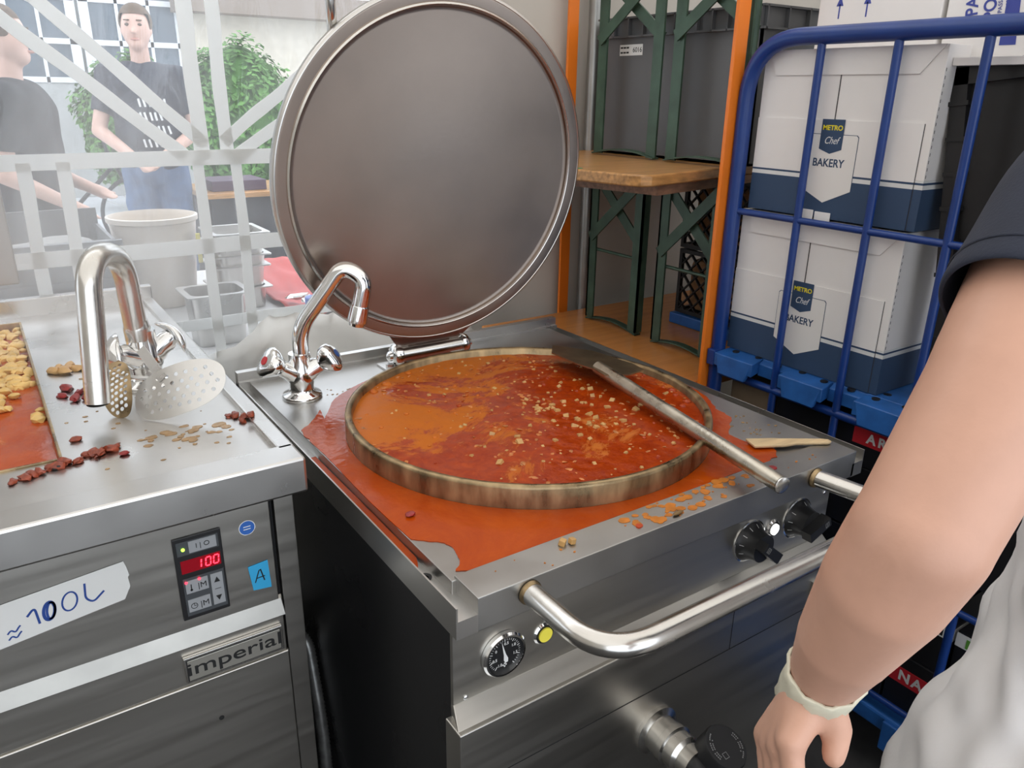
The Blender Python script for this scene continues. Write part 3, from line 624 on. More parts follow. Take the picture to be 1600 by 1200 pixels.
# big stirring paddle resting across the pot
PT = thing('stirring_paddle', (.545, .17, .94), 'long steel stirring paddle lying across the right side of the pot', 'paddle')
pa = V((.519, -.043, .932)); pb_ = V((.582, .445, .955)); pd = (pb_ - pa).normalized()
bm = BM(); sweep(bm, [pa + pd * .001, pa + pd * .30, pb_], .0132, 28); obj('paddle_shaft', bm, mat('scuffed tube steel', (.52, .48, .40), .32, 1, .3, 30, .2, 80, (1, 1, 1), .12), PT)
bm = BM(); lathe(bm, pa, -pd, [(.0132, 0), (.0132, .002), (.011, .0035), (.001, .0035)], 28); obj('shaft_end', bm, STEELT, PT)
bm = BM(); bl = [(.556, .395, .957), (.560, .43, .958), (.552, .47, .958), (.562, .57, .952), (.596, .612, .951), (.645, .535, .951), (.655, .425, .953), (.648, .385, .954), (.60, .375, .956)]
prism(bm, bl, (0, 0, .0028)); o = obj('paddle_blade', bm, mat('soup filmed steel', (.36, .27, .17), .30, .9, .35, 22, .3, 50), PT, smooth=20)
# small wooden spatula
WS = [(.6365, .0985), (.6475, .128), (.690, .104), (.700, .0955), (.715, .0865), (.760, .0565), (.7665, .049), (.765, .0415), (.756, .040), (.706, .069), (.695, .071), (.684, .074)]
bm = BM(); prism(bm, [(x, y, .9040) for x, y in WS], (0, 0, .005)); tag(obj('wooden_spatula', bm, PALEW, smooth=30, bev=.0015, loc=(.70, .08, .904)), 'small pale wooden spatula lying at the right front corner of the kettle', 'spatula')

# ------------------------------------------------------------------ the square pan unit on the left
A = thing('tilting_pan_cooker', (-.5, .8, 0), 'wide stainless pan cooker with digital panel and marker tape, left of the kettle', 'cooker')
X0, X1, Y0, Y1, ZT = -1.15, -.056, .315, 1.385, .980
bm = BM()
box(bm, X0, X1, Y0, .372, .926, ZT, .004); box(bm, -.080, X1, .36, Y1, .926, ZT, .003); box(bm, X0, X1, 1.36, Y1, .926, 1.01, .002)
obj('deck_border', bm, STEEL, A, smooth=0)
# deck with pan opening
bm = BM(); PX0, PX1, PY0, PY1 = -.98, -.336, .505, 1.31
box(bm, PX1, -.079, .371, 1.361, .93, .970); box(bm, X0, PX1, .371, PY0, .93, .970); box(bm, PX0, PX1, PY1, 1.361, .93, .970); box(bm, X0, PX0, PY0, 1.361, .93, .970)
obj('deck', bm, STEELW, A, smooth=0)
bm = BM(); t = .004
for a_ in ((PX0, PX1, PY0, PY0 + t), (PX0, PX1, PY1 - t, PY1), (PX0, PX0 + t, PY0, PY1), (PX1 - t, PX1, PY0, PY1)): box(bm, a_[0], a_[1], a_[2], a_[3], .75, .973, .001)
box(bm, PX0, PX1, PY0, PY1, .745, .752); obj('pan_well', bm, STAIN, A, smooth=20)
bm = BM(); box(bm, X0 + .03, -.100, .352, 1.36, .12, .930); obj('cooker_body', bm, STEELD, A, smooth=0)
bm = BM(); box(bm, X0 + .03, -.106, .344, .354, .745, .930, .001); box(bm, X0 + .03, -.100, .340, .354, .10, .655, .0015)
box(bm, X0 + .03, -.102, .343, .354, .655, .735, .001)
obj('front_panel', bm, STEELV, A, smooth=0, bev=.001)
bm = BM(); hexa(bm, [(X0 + .03, .345, .722), (-.100, .345, .722), (-.100, .35, .752), (X0 + .03, .35, .752), (X0 + .03, .335, .723), (-.100, .335, .723), (-.102, .344, .748), (X0 + .03, .344, .748)])
obj('front_step', bm, mat('worn step steel', (.40, .39, .36), .42, 1, .12, 14), A, smooth=0, bev=.001)
bm = BM(); box(bm, -.098, -.070, .347, 1.36, .10, .928, .001); obj('side_post', bm, STEELV, A, smooth=0)
bm = BM(); dot = dot_disc((-.209, .340, .580), .0038, .0006, BLACK, 'panel_hole', A)
for x, y in ((-.16, .42), (-1.05, .42), (-.16, 1.3), (-1.05, 1.3)):
    bm = BM(); cyl(bm, (x, y, 0), (x, y, .125), .022); obj('foot', bm, STEELT, A)
# digital panel
yp = .3435
bm = BM(); box(bm, -.2385, -.1755, yp - .003, yp, .764, .893, .0012); DP = obj('digital_panel', bm, BLACKP, A, smooth=30)
def plate(name, x0, x1, z0, z1, m, par, y=yp - .0034, t=.0006):
    bm = BM(); box(bm, x0, x1, y, y + t, z0, z1); return obj(name, bm, m, par, smooth=0)
plate('keypad_strip', -.2345, -.180, .866, .887, PADD, DP)
sw = plate('power_key', -.219, -.183, .868, .8855, PADG, DP, yp - .0042, .001)
text('key_print', 'I | O', .010, (-.201, yp - .0044, .8767), FX, UP, BLACK, sw, .0002)
dot_disc((-.2265, yp - .0034, .8755), .0022, .0012, LEDG, 'status_led', DP)
plate('red_display', -.232, -.180, .838, .858, LEDBG, DP)
def seg7(x, z, w, h, segs, par):
    bm = BM(); y = yp - .0038; s_ = .0016; L = {'a': ((x, z + h), (x + w, z + h)), 'b': ((x + w, z + h), (x + w, z + h / 2)), 'c': ((x + w, z + h / 2), (x + w, z)), 'd': ((x, z), (x + w, z)), 'e': ((x, z), (x, z + h / 2)), 'f': ((x, z + h / 2), (x, z + h)), 'g': ((x, z + h / 2), (x + w, z + h / 2))}
    for c in segs:
        (ax, az), (bx, bz) = L[c]; dx, dz = (bx - ax) * .12, (bz - az) * .12
        stroke(bm, [(ax + dx + (az - z) * .1, y, az + dz), (bx - dx + (bz - z) * .1, y, bz - dz)], s_, .0003, FN)
    o = obj('display_digit', bm, LEDR, par, smooth=0); o['label'] = 'glowing red digit'
rd = DP
seg7(-.213, .8415, .0065, .0130, 'bc', rd); seg7(-.2005, .8415, .0065, .0130, 'abcdef', rd); seg7(-.190, .8415, .0065, .0130, 'abcdef', rd)
plate('keypad_base', -.2325, -.1785, .770, .830, PADD, DP)
k1 = plate('key', -.230, -.2005, .806, .826, PADG, DP, yp - .0042, .001); k2 = plate('key', -.230, -.2005, .776, .796, PADG, DP, yp - .0042, .001); k3 = plate('key', -.197, -.181, .776, .826, PADG, DP, yp - .0042, .001)
text('key_print', '|M', .012, (-.2085, yp - .0044, .8145), FX, UP, BLACK, k1, .0002); text('key_print', '|M', .012, (-.2085, yp - .0044, .7845), FX, UP, BLACK, k2, .0002)
bm = BM(); q = yp - .0044; stroke(bm, [(-.223, q, .820), (-.223, q, .811)], .0014, .0002, FN); lathe(bm, (-.223, q + .0003, .811), FN, [(.0017, 0), (.0017, .0005)], 14); obj('key_symbol', bm, BLACK, k1)
bm = BM(); stroke(bm, [(-.2225 + .0042 * math.cos(t_ * PI / 8), q, .785 + .0042 * math.sin(t_ * PI / 8)) for t_ in range(17)], .0008, .0002, FN); stroke(bm, [(-.2225, q, .7885), (-.2225, q, .785), (-.2195, q, .785)], .0008, .0002, FN); obj('key_symbol', bm, BLACK, k2)
bm = BM(); prism(bm, [(-.193, q, .812), (-.185, q, .812), (-.189, q, .820)], (0, -.0003, 0)); prism(bm, [(-.193, q, .790), (-.189, q, .782), (-.185, q, .790)], (0, -.0003, 0)); stroke(bm, [(-.193, q, .801), (-.185, q, .801)], .0007, .0002, FN); obj('key_symbol', bm, BLACK, k3, smooth=0)
for x, z in ((-.229, .8245), (-.2115, .8255)): dot_disc((x, yp - .0044, z), .0017, .001, LEDR, 'status_led', DP)
# tape with writing
bm = BM(); prism(bm, [(-.62, yp - .0004, .872 - .02), (-.45, yp - .0004, .868), (-.2985, yp - .0004, .882), (-.2960, yp - .0004, .872), (-.2945, yp - .0004, .860), (-.2965, yp - .0004, .857), (-.2955, yp - .0004, .843), (-.3045, yp - .0004, .826), (-.45, yp - .0004, .808), (-.62, yp - .0004, .79)], (0, -.0004, 0)); tp = obj('tape_label', bm, TAPE, A, smooth=0)
bm = BM(); y = yp - .0009
def hw(pts, w=.0022, x0=0., z0=0.): stroke(bm, [(x0 + p[0], y, z0 + p[1]) for p in fil2(pts)], w, .0002, FN)
def fil2(pts):
    return [(p.x, p.z) for p in fillet([(a_[0], 0, a_[1]) for a_ in pts], .4, 5)] if len(pts) > 2 else pts
zc = .8365
def zero(cx, cz, rx, rz, w): stroke(bm, [(cx + rx * math.cos(t_ * PI / 12) + (rz * math.sin(t_ * PI / 12)) * .15, y, cz + rz * math.sin(t_ * PI / 12)) for t_ in range(25)], w, .0002, FN)
for dz in (0, -.0085): hw([(-.4365, .826 + dz), (-.4320, .831 + dz), (-.4280, .826 + dz), (-.4240, .8315 + dz)], .0020)
for dz in (0, -.0085): hw([(-.4240, .8315 + dz), (-.4215, .834 + dz)], .0020)
hw([(-.413, .8425), (-.4035, .853), (-.4015, .828)], .0028)
zero(-.389, .842, .0062, .0125, .0038); zero(-.387, .842, .0045, .0115, .0028); zero(-.3655, .847, .0085, .013, .0022)
hw([(-.346, .866), (-.3480, .844), (-.340, .836), (-.326, .848)], .0026)
obj('handwriting', bm, INK, tp, smooth=0)
# blue tape A, round sticker, badge
bm = BM(); prism(bm, [(-.145, yp - .0003, .817), (-.1165, yp - .0003, .8195), (-.1145, yp - .0003, .773), (-.1405, yp - .0003, .776)], (0, -.0004, 0)); bt = obj('blue_tape', bm, BLUET, A, smooth=0)
bm = BM(); y = yp - .0009; hw([(-.137, .788), (-.130, .807), (-.1275, .807)], .0016); hw([(-.1280, .808), (-.1235, .788)], .0018); hw([(-.135, .7945), (-.1225, .7955)], .0014); obj('handwriting', bm, BLACK, bt, smooth=0)
st = dot_disc((-.1395, yp, .880), .0115, .0005, WHITEP, 'round_sticker', A); dot_disc((-.1395, yp - .0005, .880), .0105, .0003, STICK, 'sticker_disc', st)
bm = BM()
for dz in (.002, -.002): stroke(bm, [(-.1445, yp - .0009, .880 + dz), (-.1345, yp - .0009, .880 + dz)], .0012, .0002, FN)
obj('sticker_print', bm, WHITEP, st, smooth=0)
bm = BM(); box(bm, -.2485, -.1075, .336, .343, .6635, .706, .0015); bd = obj('name_badge', bm, STEELT, A, smooth=30)
bm = BM(); box(bm, -.2455, -.1105, .3353, .3362, .6665, .703, .0003); pb2 = obj('badge_inset', bm, BLACK, bd, smooth=0)
bm = BM(); box(bm, -.2440, -.1120, .3346, .3355, .668, .7015, .0003); pb2 = obj('badge_face', bm, BADGE, bd, smooth=0)
text('badge_lettering', 'imperial', .0300, (-.178, .3344, .686), FX, UP, BLACK, bd, .0003, sx=1.42, off=.0002, space=1.0)
# lid of the left pan, mostly out of the picture
bm = BM(); box(bm, -1.0, -.325, 1.19, 1.225, 1.08, 1.80, .004); tag(obj('pan_lid', bm, mat('dull lid sheet', (.36, .35, .33), .45, .8, .15, 4), smooth=30, loc=(-.6, 1.2, 1.08)), 'raised flat lid of the pan cooker at the left picture edge', 'lid')
# soup and potatoes in the left pan
bm = BM(); N = 60; g = []
def lz(x, y): return .957 + .0025 * noise.noise(V((x * 18, y * 18, 2)))
for i in range(N + 1):
    g.append([bm.verts.new((PX0 + t + (PX1 - PX0 - 2 * t) * i / N, PY0 + t + (PY1 - PY0 - 2 * t) * j / N, lz(i * .012, j * .014))) for j in range(N + 1)])
for i in range(N):
    for j in range(N): bm.faces.new((g[i][j], g[i + 1][j], g[i + 1][j + 1], g[i][j + 1]))
b0 = [bm.verts.new((x, y, .76)) for x, y in ((PX0 + t, PY0 + t), (PX1 - t, PY0 + t), (PX1 - t, PY1 - t), (PX0 + t, PY1 - t))]; bm.faces.new(b0)
tag(obj('vegetable_soup', bm, SOUPL, smooth=60, loc=(-.6, .9, .95)), 'reddish soup filling the square pan of the left cooker', 'soup', kind='stuff')
bm = BM(); random.seed(5)
for i in range(620):
    y = random.uniform(.70, 1.30); x = random.uniform(-.60, -.345)
    if random.random() > (y - .70) / .20: continue
    s_ = random.uniform(.007, .013); blob(bm, (x, y, .957 + random.uniform(0, .006)), s_, (1.2, 1, .7), i, .5, 1, i)
tag(obj('potato_chunks', bm, mat('boiled potato', (.80, .52, .17), .45, 0, .2, 40), smooth=50, loc=(-.5, 1.0, .96)), 'heap of yellow potato chunks in the far part of the square pan', 'potatoes', kind='stuff')

# scraps on the left deck
random.seed(11)
groups = [
 ('scraps in the row beside the pan corner', 'charred reddish scrap in the row by the corner of the square pan', [(-.398 + .011 * k + random.uniform(-.004, .004), .462 + .0042 * k + random.uniform(-.007, .007)) for k in range(13)], .0075, SCRAP),
 ('scraps by the skimmer', 'small red scrap on the deck border right of the perforated skimmer', [(-.092, .535), (-.083, .520), (-.089, .505), (-.077, .500), (-.101, .54)], .0065, SCRAP),
 ('red pepper strips behind the tap', 'dark red vegetable strip on the deck between pan and swan neck tap', [(-.30, .80), (-.285, .77), (-.27, .785), (-.262, .755), (-.292, .745), (-.31, .77), (-.278, .735)], .009, SCRAPR),
 ('potato bits spilled beside the pan', 'yellow potato bit spilled on the deck beside the square pan', [(-.30, .93), (-.285, .915), (-.295, .90), (-.272, .905), (-.28, .935), (-.31, .91)], .010, POTATO)]
for grp, lb, pts, r, m_ in groups:
    for k, (x, y) in enumerate(pts):
        bm = BM(); rr = r * random.uniform(.8, 1.25); zb = .970 if x < -.082 else .980
        if k < 13 and 'row' in grp: lb = 'charred reddish scrap, ' + 'first second third fourth fifth sixth seventh eighth ninth tenth eleventh twelfth thirteenth'.split()[k] + ' from the left in the row below the pan corner'
        blob(bm, (x, y, zb + rr * .42), rr, (1.25, .8, .6), k * 2.3 + r * 100, .7, 2, random.uniform(0, 3)); tag(obj('food_scrap', bm, m_, smooth=50, loc=(x, y, zb)), lb, 'food scrap', grp)
for x, y, r, lb, m_ in ((-.313, .565, .007, 'lone red cube on the deck beside the pan side', SCRAP), (-.262, .478, .0055, 'lone dark red scrap on the deck in front of the skimmer', SCRAPR), (-.428, .42, .009, 'flat orange scrap on the front rim at the left picture edge', SCRAP), (-.345, .478, .006, 'blackened stick like scrap right of the scrap row', BLACK)):
    bm = BM(); blob(bm, (x, y, .970 + r * .5), r, (1.3, .8, .6), r * 900, .4); tag(obj('food_scrap', bm, m_, smooth=50, loc=(x, y, .97)), lb, 'food scrap')
bm = BM()
for i in range(34): splat(bm, random.gauss(-.165, .035), random.gauss(.505, .018), random.uniform(.002, .009), .9700, .0005)
for i in range(30): splat(bm, random.uniform(-.32, -.10), random.uniform(.42, .9), random.uniform(.001, .004), .9700, .0004)
tag(obj('greasy_smears', bm, OILY, smooth=0, loc=(-.2, .5, .97)), 'brownish greasy smears on the steel deck below the skimmer', 'smears', kind='stuff')

# swan neck tap on the left deck
lb_ = V((-.178, .760, .970)); lo_ = V((-.272, .612, 1.006)); dl = V((lo_.x - lb_.x, lo_.y - lb_.y, 0))
sp = fillet([lb_ + V((0, 0, .085)), lb_ + V((-.004, -.004, .285)), V((lo_.x + .010, lo_.y + .012, 1.262)), lo_], [.085, .085], 16)
sp = fillet([lb_ + V((-.006, -.006, .09)), lb_ + V((-.012, -.016, .236)), V((lo_.x + .022, lo_.y + .034, 1.222)), lo_], [.075, .075], 16)
lk1 = V((.86, .05, .60)); lk2 = V((-.75, -.45, .45))
LT = tap('swan_neck_tap', lb_, 'large swan neck steel tap on the left deck beside the skimmers', 1.35, sp, .0185, [(lk1, 0), (lk2, 0)], .019, True)
bm = BM(); lathe(bm, lb_ + V((-.005, -.005, .085)), UP, [(.021, 0), (.0215, .02), (.0205, .024), (.0190, .034)], 28); obj('spout_collar', bm, STEELT, LT)
bm = BM(); cyl(bm, lo_ + V((0, 0, .0002)), lo_ + V((0, 0, -.0012)), .0165); obj('spout_mouth', bm, BLACK, LT)
for d in (lk1, lk2):
    d = d.normalized(); c = lb_ + V((0, 0, .046)) + d * .056; x, y = frame(d)
    bm = BM(); side = V((.0, -.5, -.75)); side = (side - d * side.dot(d)).normalized(); oth = d.cross(side)
    rings = []
    for q in range(13):
        u = -1 + 2 * q / 12; w = .017 * math.sqrt(max(.02, 1 - u * u)) * (1 + .2 * u); hh = .0085 * math.sqrt(max(.03, 1 - u * u))
        cc = c + side * u * .036 + d * (.008 * (1 - u * u) * 1.5)
        rings.append([bm.verts.new(cc + oth * w * math.cos(k * PI / 8) + d * hh * math.sin(k * PI / 8)) for k in range(16)])
    for i in range(12):
        for k in range(16): bm.faces.new((rings[i][k], rings[i][(k + 1) % 16], rings[i + 1][(k + 1) % 16], rings[i + 1][k]))
    bm.faces.new(rings[0][::-1]); bm.faces.new(rings[-1]); cyl(bm, c - d * .012, c + d * .006, .0105); obj('tap_lever', bm, CHROME, LT, smooth=60)

# perforated skimmers leaning at the tap
def skimmer(label, org, xa, ya, w, h, holes=True, mt=STEEL):
    xa = V(xa).normalized(); ya = V(ya); ya = (ya - xa * ya.dot(xa)).normalized(); za = xa.cross(ya); org = V(org)
    T = thing('skimmer', org, label, 'skimmer', 'perforated skimmers')
    bm = BM(); es = []
    P2 = lambda u, v: org + xa * u + ya * v + za * (.010 * (1 - (u / w * 2) ** 2))
    n = 64; vs = []
    for k in range(n):
        a = 2 * PI * k / n; cu = math.cos(a); su = math.sin(a); sq = 1 / (abs(cu) ** 2.4 + abs(su) ** 2.4) ** (1 / 2.4)
        vs.append(bm.verts.new((w / 2 * cu * sq, h / 2 * su * sq + .012 * (cu) * 1, 0)))
    es += [bm.edges.new((vs[i], vs[(i + 1) % n])) for i in range(n)]
    for i in range(-4, 5):
        for j in range(-3, 4):
            u = i * w / 9.6 + (j % 2) * w / 19; v = j * h / 6.6 + .2 * .012 * i / 2
            if (abs(u) / (w / 2 * .86)) ** 2.2 + (abs(v - .012 * u / (w / 2)) / (h / 2 * .84)) ** 2.2 > 1: continue
            ws = [bm.verts.new((u + .0033 * math.cos(2 * PI * k / 12), v + .0033 * math.sin(2 * PI * k / 12), 0)) for k in range(12)]
            es += [bm.edges.new((ws[k], ws[(k + 1) % 12])) for k in range(12)]
    bmesh.ops.triangle_fill(bm, use_beauty=True, use_dissolve=False, edges=es, normal=(0, 0, 1))
    for v in bm.verts: v.co = P2(v.co.x, v.co.y)
    o = obj('perforated_plate', bm, mt, T, smooth=0); s = o.modifiers.new('s', 'SOLIDIFY'); s.thickness = .0012
    return T, P2, za
T, P2, za = skimmer('perforated steel skimmer blade propped up in front of the tap base', (-.158, .585, 1.013), (.80, -.46, .16), (.18, .42, .90), .146, .080)
bm = BM(); bar(bm, P2(-.02, .02) + za * .002, P2(-.045, .058) + V((0, .04, .004)), .016, .002, za); obj('skimmer_handle', bm, STEEL, T)
T, P2, za = skimmer('brown stained skimmer blade seen edge on behind the tap spout', (-.235, .660, 1.005), (.35, .62, .75), (-.80, .60, -.10), .100, .05, mt=STAIN)
bm = BM(); bar(bm, P2(.02, .0), P2(.02, .0) + V((.05, -.015, -.01)), .012, .002, (0, 0, 1)); obj('skimmer_handle', bm, STEEL, T)

# flexible hoses between the units
def hose(label, pts, r):
    bm = BM(); P = fillet(pts, .12, 24); R = []; Q = []
    for i in range(len(P) - 1):
        n = max(1, int((P[i + 1] - P[i]).length / .004))
        for k in range(n): Q.append(P[i].lerp(P[i + 1], k / n))
    Q.append(P[-1]); R = [r * (1 + .09 * (1 if i % 2 else -1)) for i in range(len(Q))]
    sweep(bm, Q, R, 14); tag(obj('flexible_hose', bm, mat('braided hose', (.30, .30, .29), .35, .7, .3, 60), loc=pts[-1], smooth=80), label, 'hose')
hose('ribbed grey hose curling in the gap beside the left cooker post', [(-.068, .60, .50), (-.005, .56, .50), (-.006, .50, .30), (-.02, .48, .02)], .011)

# ------------------------------------------------------------------ beer table, benches, crates
TB = thing('beer_table', (1.6, 1.0, 0), 'orange varnished table top beside the kettle carrying green legs', 'table')
bm = BM(); prism(bm, [(.865, .62, .752), (1.9, .62, .752), (1.9, 1.33, .752), (.865, 1.33, .752)], (0, 0, .026)); obj('table_top', bm, ORTOP, TB, smooth=20, bev=.004)
def leg_frame(name, x, y0, y1, z0, z1, parent, arc=True, xtop=True, w=.034, lean=.0):
    bm = BM()
    for y in (y0 + w / 2, y1 - w / 2): box(bm, x, x + .006, y - w / 2, y + w / 2, z0 + .01, z1); box(bm, x, x + w * .8, y - w / 2 if y < (y0 + y1) / 2 else y + w / 2 - .006, y - w / 2 + .006 if y < (y0 + y1) / 2 else y + w / 2, z0 + .01, z1)
    o = obj(name, bm, GREEN, parent, smooth=0)
    bm = BM(); h = z1 - z0
    if xtop:
        za_, zb_ = z1 - .005, z1 - h * .42 if h < .6 else z1 - .2
        bar(bm, (x - .003, y0 + .01, za_), (x - .003, y1 - .01, zb_), .005, .03, (0, 0, 1)); bar(bm, (x + .010, y0 + .01, zb_), (x + .010, y1 - .01, za_), .005, .03, (0, 0, 1))
    obj('cross_brace', bm, GREEN, o, smooth=0)
    bm = BM()
    cyl(bm, (x + .01, y0, z0 + h * .5), (x + .01, y1, z0 + h * .5), .005, seg=12); obj('cross_rod', bm, GREEN, o, smooth=20)
    if arc:
        bm = BM()
        n = 10; pts = [(x + .012, y0 + (y1 - y0) * k / n, z0 + .004 + .016 * math.sin(PI * k / n)) for k in range(n + 1)]
        for k in range(n): bar(bm, pts[k], pts[k + 1], .024, .004)
        obj('foot_bar', bm, GREEN, o, smooth=20)
    return o
for xx_ in (1.0, 1.8): leg_frame('leg_frame', xx_, .68, 1.27, 0, .752, TB, arc=False)
BB = thing('beer_bench', (1.5, 1.0, .778), 'wooden bench top on green legs with green tape on its edge', 'bench')
# bench board turned a little, rounded corner
ang = math.radians(12); bx = V((math.cos(ang), math.sin(ang), 0)); by = V((-math.sin(ang), math.cos(ang), 0)); bc = V((.870, .655, 0))
def bp2(u, v, z): return bc + bx * u + by * v + V((0, 0, z))
loop = [bp2(.03, 0, 0), bp2(1.0, 0, 0), bp2(1.0, .62, 0), bp2(.03, .62, 0), bp2(.008, .61, 0), bp2(0, .58, 0), bp2(0, .04, 0), bp2(.008, .012, 0)]
bm = BM(); prism(bm, [p + V((0, 0, 1.263)) for p in loop], (0, 0, .027)); obj('bench_board', bm, WOOD, BB, smooth=20, bev=.004)
bm = BM(); prism(bm, [bp2(.10, .03, 1.236), bp2(.93, .03, 1.236), bp2(.93, .6, 1.236), bp2(.10, .6, 1.236)], (0, 0, .027)); obj('batten', bm, WOODB, BB, smooth=0)
bm = BM(); prism(bm, [bp2(-.0012, .20, 1.2625), bp2(-.0012, .27, 1.2625), bp2(-.0012, .27, 1.291), bp2(-.0012, .20, 1.291)], bx * .002); prism(bm, [bp2(-.0012, .20, 1.2898), bp2(-.0012, .27, 1.2898), bp2(.03, .27, 1.2898), bp2(.03, .20, 1.2898)], (0, 0, .001)); obj('tape_patch', bm, GTAPE, BB, smooth=0)
leg_frame('leg_frame', 1.195, .992, 1.225, .778, 1.237, BB); leg_frame('leg_frame', 1.195, .705, .925, .778, 1.237, BB)
UT = thing('folded_table_legs', (1.2, .98, 1.29), 'pair of tall green leg frames with crossed braces standing on the bench board', 'leg frames')
def tall(y0, y1, zb):
    bm = BM(); w = .036; z0 = 1.2905; z1 = 2.0
    for y in (y0 + w / 2, y1 - w / 2): box(bm, 1.196, 1.202, y - w / 2, y + w / 2, z0 + .004, z1)
    o = obj('leg_frame', bm, GREEN, UT, smooth=0)
    bm = BM(); bar(bm, (1.190, y0 + .01, zb + .17), (1.190, y1 - .01, zb), .005, .030); bar(bm, (1.206, y0 + .01, zb), (1.206, y1 - .01, zb + .17), .005, .030); obj('cross_brace', bm, GREEN, o, smooth=0)
    bm = BM(); n = 10; pts = [(1.20, y0 + (y1 - y0) * k / n, z0 + .004 + .016 * math.sin(PI * k / n)) for k in range(n + 1)]
    for k in range(n): bar(bm, pts[k], pts[k + 1], .024, .004)
    obj('foot_bar', bm, GREEN, o, smooth=20)
tall(.965, 1.225, 1.60); tall(.66, .925, 1.60)
bm = BM(); box(bm, 1.120, 1.128, .612, .650, .0, 2.4); box(bm, 1.128, 1.158, .642, .650, .0, 2.4); tag(obj('green_upright', bm, GREEN, smooth=0, loc=(1.12, .58, 0)), 'dark green steel upright right behind the orange post at the roll cage', 'upright')

def crate(label, x0, x1, y0, y1, z0, z1, m, cat='crate', group=None, ribs=5, name='plastic_crate'):
    C = thing(name, ((x0 + x1) / 2, (y0 + y1) / 2, z0), label, cat, group)
    bm = BM(); t = .006
    box(bm, x0, x0 + t, y0, y1, z0, z1); box(bm, x1 - t, x1, y0, y1, z0, z1); box(bm, x0, x1, y0, y0 + t, z0, z1); box(bm, x0, x1, y1 - t, y1, z0, z1); box(bm, x0, x1, y0, y1, z0, z0 + t)
    obj('crate_wall', bm, m, C, smooth=0)
    bm = BM(); e = .012; a_ = (x0 - e, x1 + e, y0 - e, y1 + e)
    for zz in (z1 - .006, z1 - .055):
        box(bm, a_[0], x0, a_[2], a_[3], zz, zz + .005); box(bm, x1, a_[1], a_[2], a_[3], zz, zz + .005); box(bm, x0, x1, a_[2], y0, zz, zz + .005); box(bm, x0, x1, y1, a_[3], zz, zz + .005)
    for k in range(ribs + 1):
        yy = y0 + (y1 - y0) * k / ribs; box(bm, a_[0], x0, yy - .002, yy + .002, z1 - .055, z1 - .002)
        xx = x0 + (x1 - x0) * k / ribs; box(bm, xx - .002, xx + .002, a_[2], y0, z1 - .055, z1 - .002)
    obj('crate_rim', bm, m, C, smooth=0); return C
CR = crate('grey crate with a 6016 sticker, at the back on the bench board', 1.262, 1.66, .985, 1.285, 1.292, 1.665, CRATE, group='grey crates on the bench board', name='grey_crate')
bm = BM(); box(bm, 1.2600, 1.2615, 1.11, 1.205, 1.563, 1.592); sk = obj('sticker', bm, WHITEP, CR, smooth=0)
text('sticker_number', '6016', .019, (1.2597, 1.131, 1.577), (0, -1, 0), UP, BLACK, sk, .0002)
bm = BM()
for z in (1.571, 1.584):
    for k in range(3): box(bm, 1.2592, 1.2597, 1.166 + k * .0125, 1.176 + k * .0125, z - .0022, z + .0022)
obj('sticker_text', bm, BLACK, sk, smooth=0)
crate('grey crate on the bench board between the two green frames and the orange post', 1.262, 1.66, .70, .955, 1.292, 1.665, CRATE, group='grey crates on the bench board', name='grey_crate')
for k in range(6):
    crate(['lowest', 'second from the floor', 'third from the floor', 'fourth from the floor', 'fifth from the floor', 'topmost'][k] + ' grey ribbed crate of the stack behind the blue cage corner', 1.93, 2.33, .66, 1.12, .002 + .286 * k, .002 + .286 * k + .284, CRATE, ribs=3, name='grey_crate', group='stack of grey crates behind the cage')
# mesh crates on the table behind the green legs
def mesh_crate(label, x0, x1, y0, y1, z0, z1, m):
    C = thing('mesh_crate', ((x0 + x1) / 2, (y0 + y1) / 2, z0), label, 'crate', 'mesh crates on the orange table')
    bm = BM(); t = .012
    for a_, b_ in (((x0, y0), (x0, y1)), ((x1, y0), (x1, y1)), ((x0, y0), (x1, y0)), ((x0, y1), (x1, y1))):
        for z in (z0 + t / 2, z1 - t / 2): bar(bm, (a_[0], a_[1], z), (b_[0], b_[1], z), t, t)
    for x in (x0, x1):
        for y in (y0, y1): box(bm, x - t / 2, x + t / 2, y - t / 2, y + t / 2, z0, z1)
    box(bm, x0, x1, y0, y1, z0, z0 + .006); obj('crate_frame', bm, m, C, smooth=0)
    bm = BM(); st = .046; H = z1 - z0 - t; W_ = y1 - y0
    for s_ in (1, -1):
        k = -H
        while k < W_:
            a0 = max(0, k); a1 = min(W_, k + H)
            if a1 - a0 > .004:
                p = (x0, y0 + (a0 if s_ > 0 else W_ - a0), z0 + t / 2 + (a0 - k)); q = (x0, y0 + (a1 if s_ > 0 else W_ - a1), z0 + t / 2 + (a1 - k)); bar(bm, p, q, .004, .009, (1, 0, 0))
            k += st
    obj('crate_mesh', bm, m, C, smooth=0)
    bm = BM(); box(bm, x0 + .02, x1 - .02, y0 + .015, y1 - .015, z0 + .008, z1 - .03, .02); obj('crate_content', bm, mat('bread rolls', (.30, .15, .06), .7, 0, .5, 14), C, smooth=30)
mesh_crate('upper black lattice crate with brown contents seen between green legs', 1.42, 1.78, .64, 1.04, 1.02, 1.235, CRATEB)
mesh_crate('lower black lattice crate with brown contents seen between green legs', 1.42, 1.78, .64, 1.04, .815, 1.015, CRATEB)
bm = BM(); box(bm, 1.40, 1.80, .625, 1.055, .7785, .813, .004); tag(obj('blue_crate_base', bm, CAGES, smooth=20, loc=(1.6, .8, .778)), 'blue plastic base under the lattice crates on the orange table', 'base')

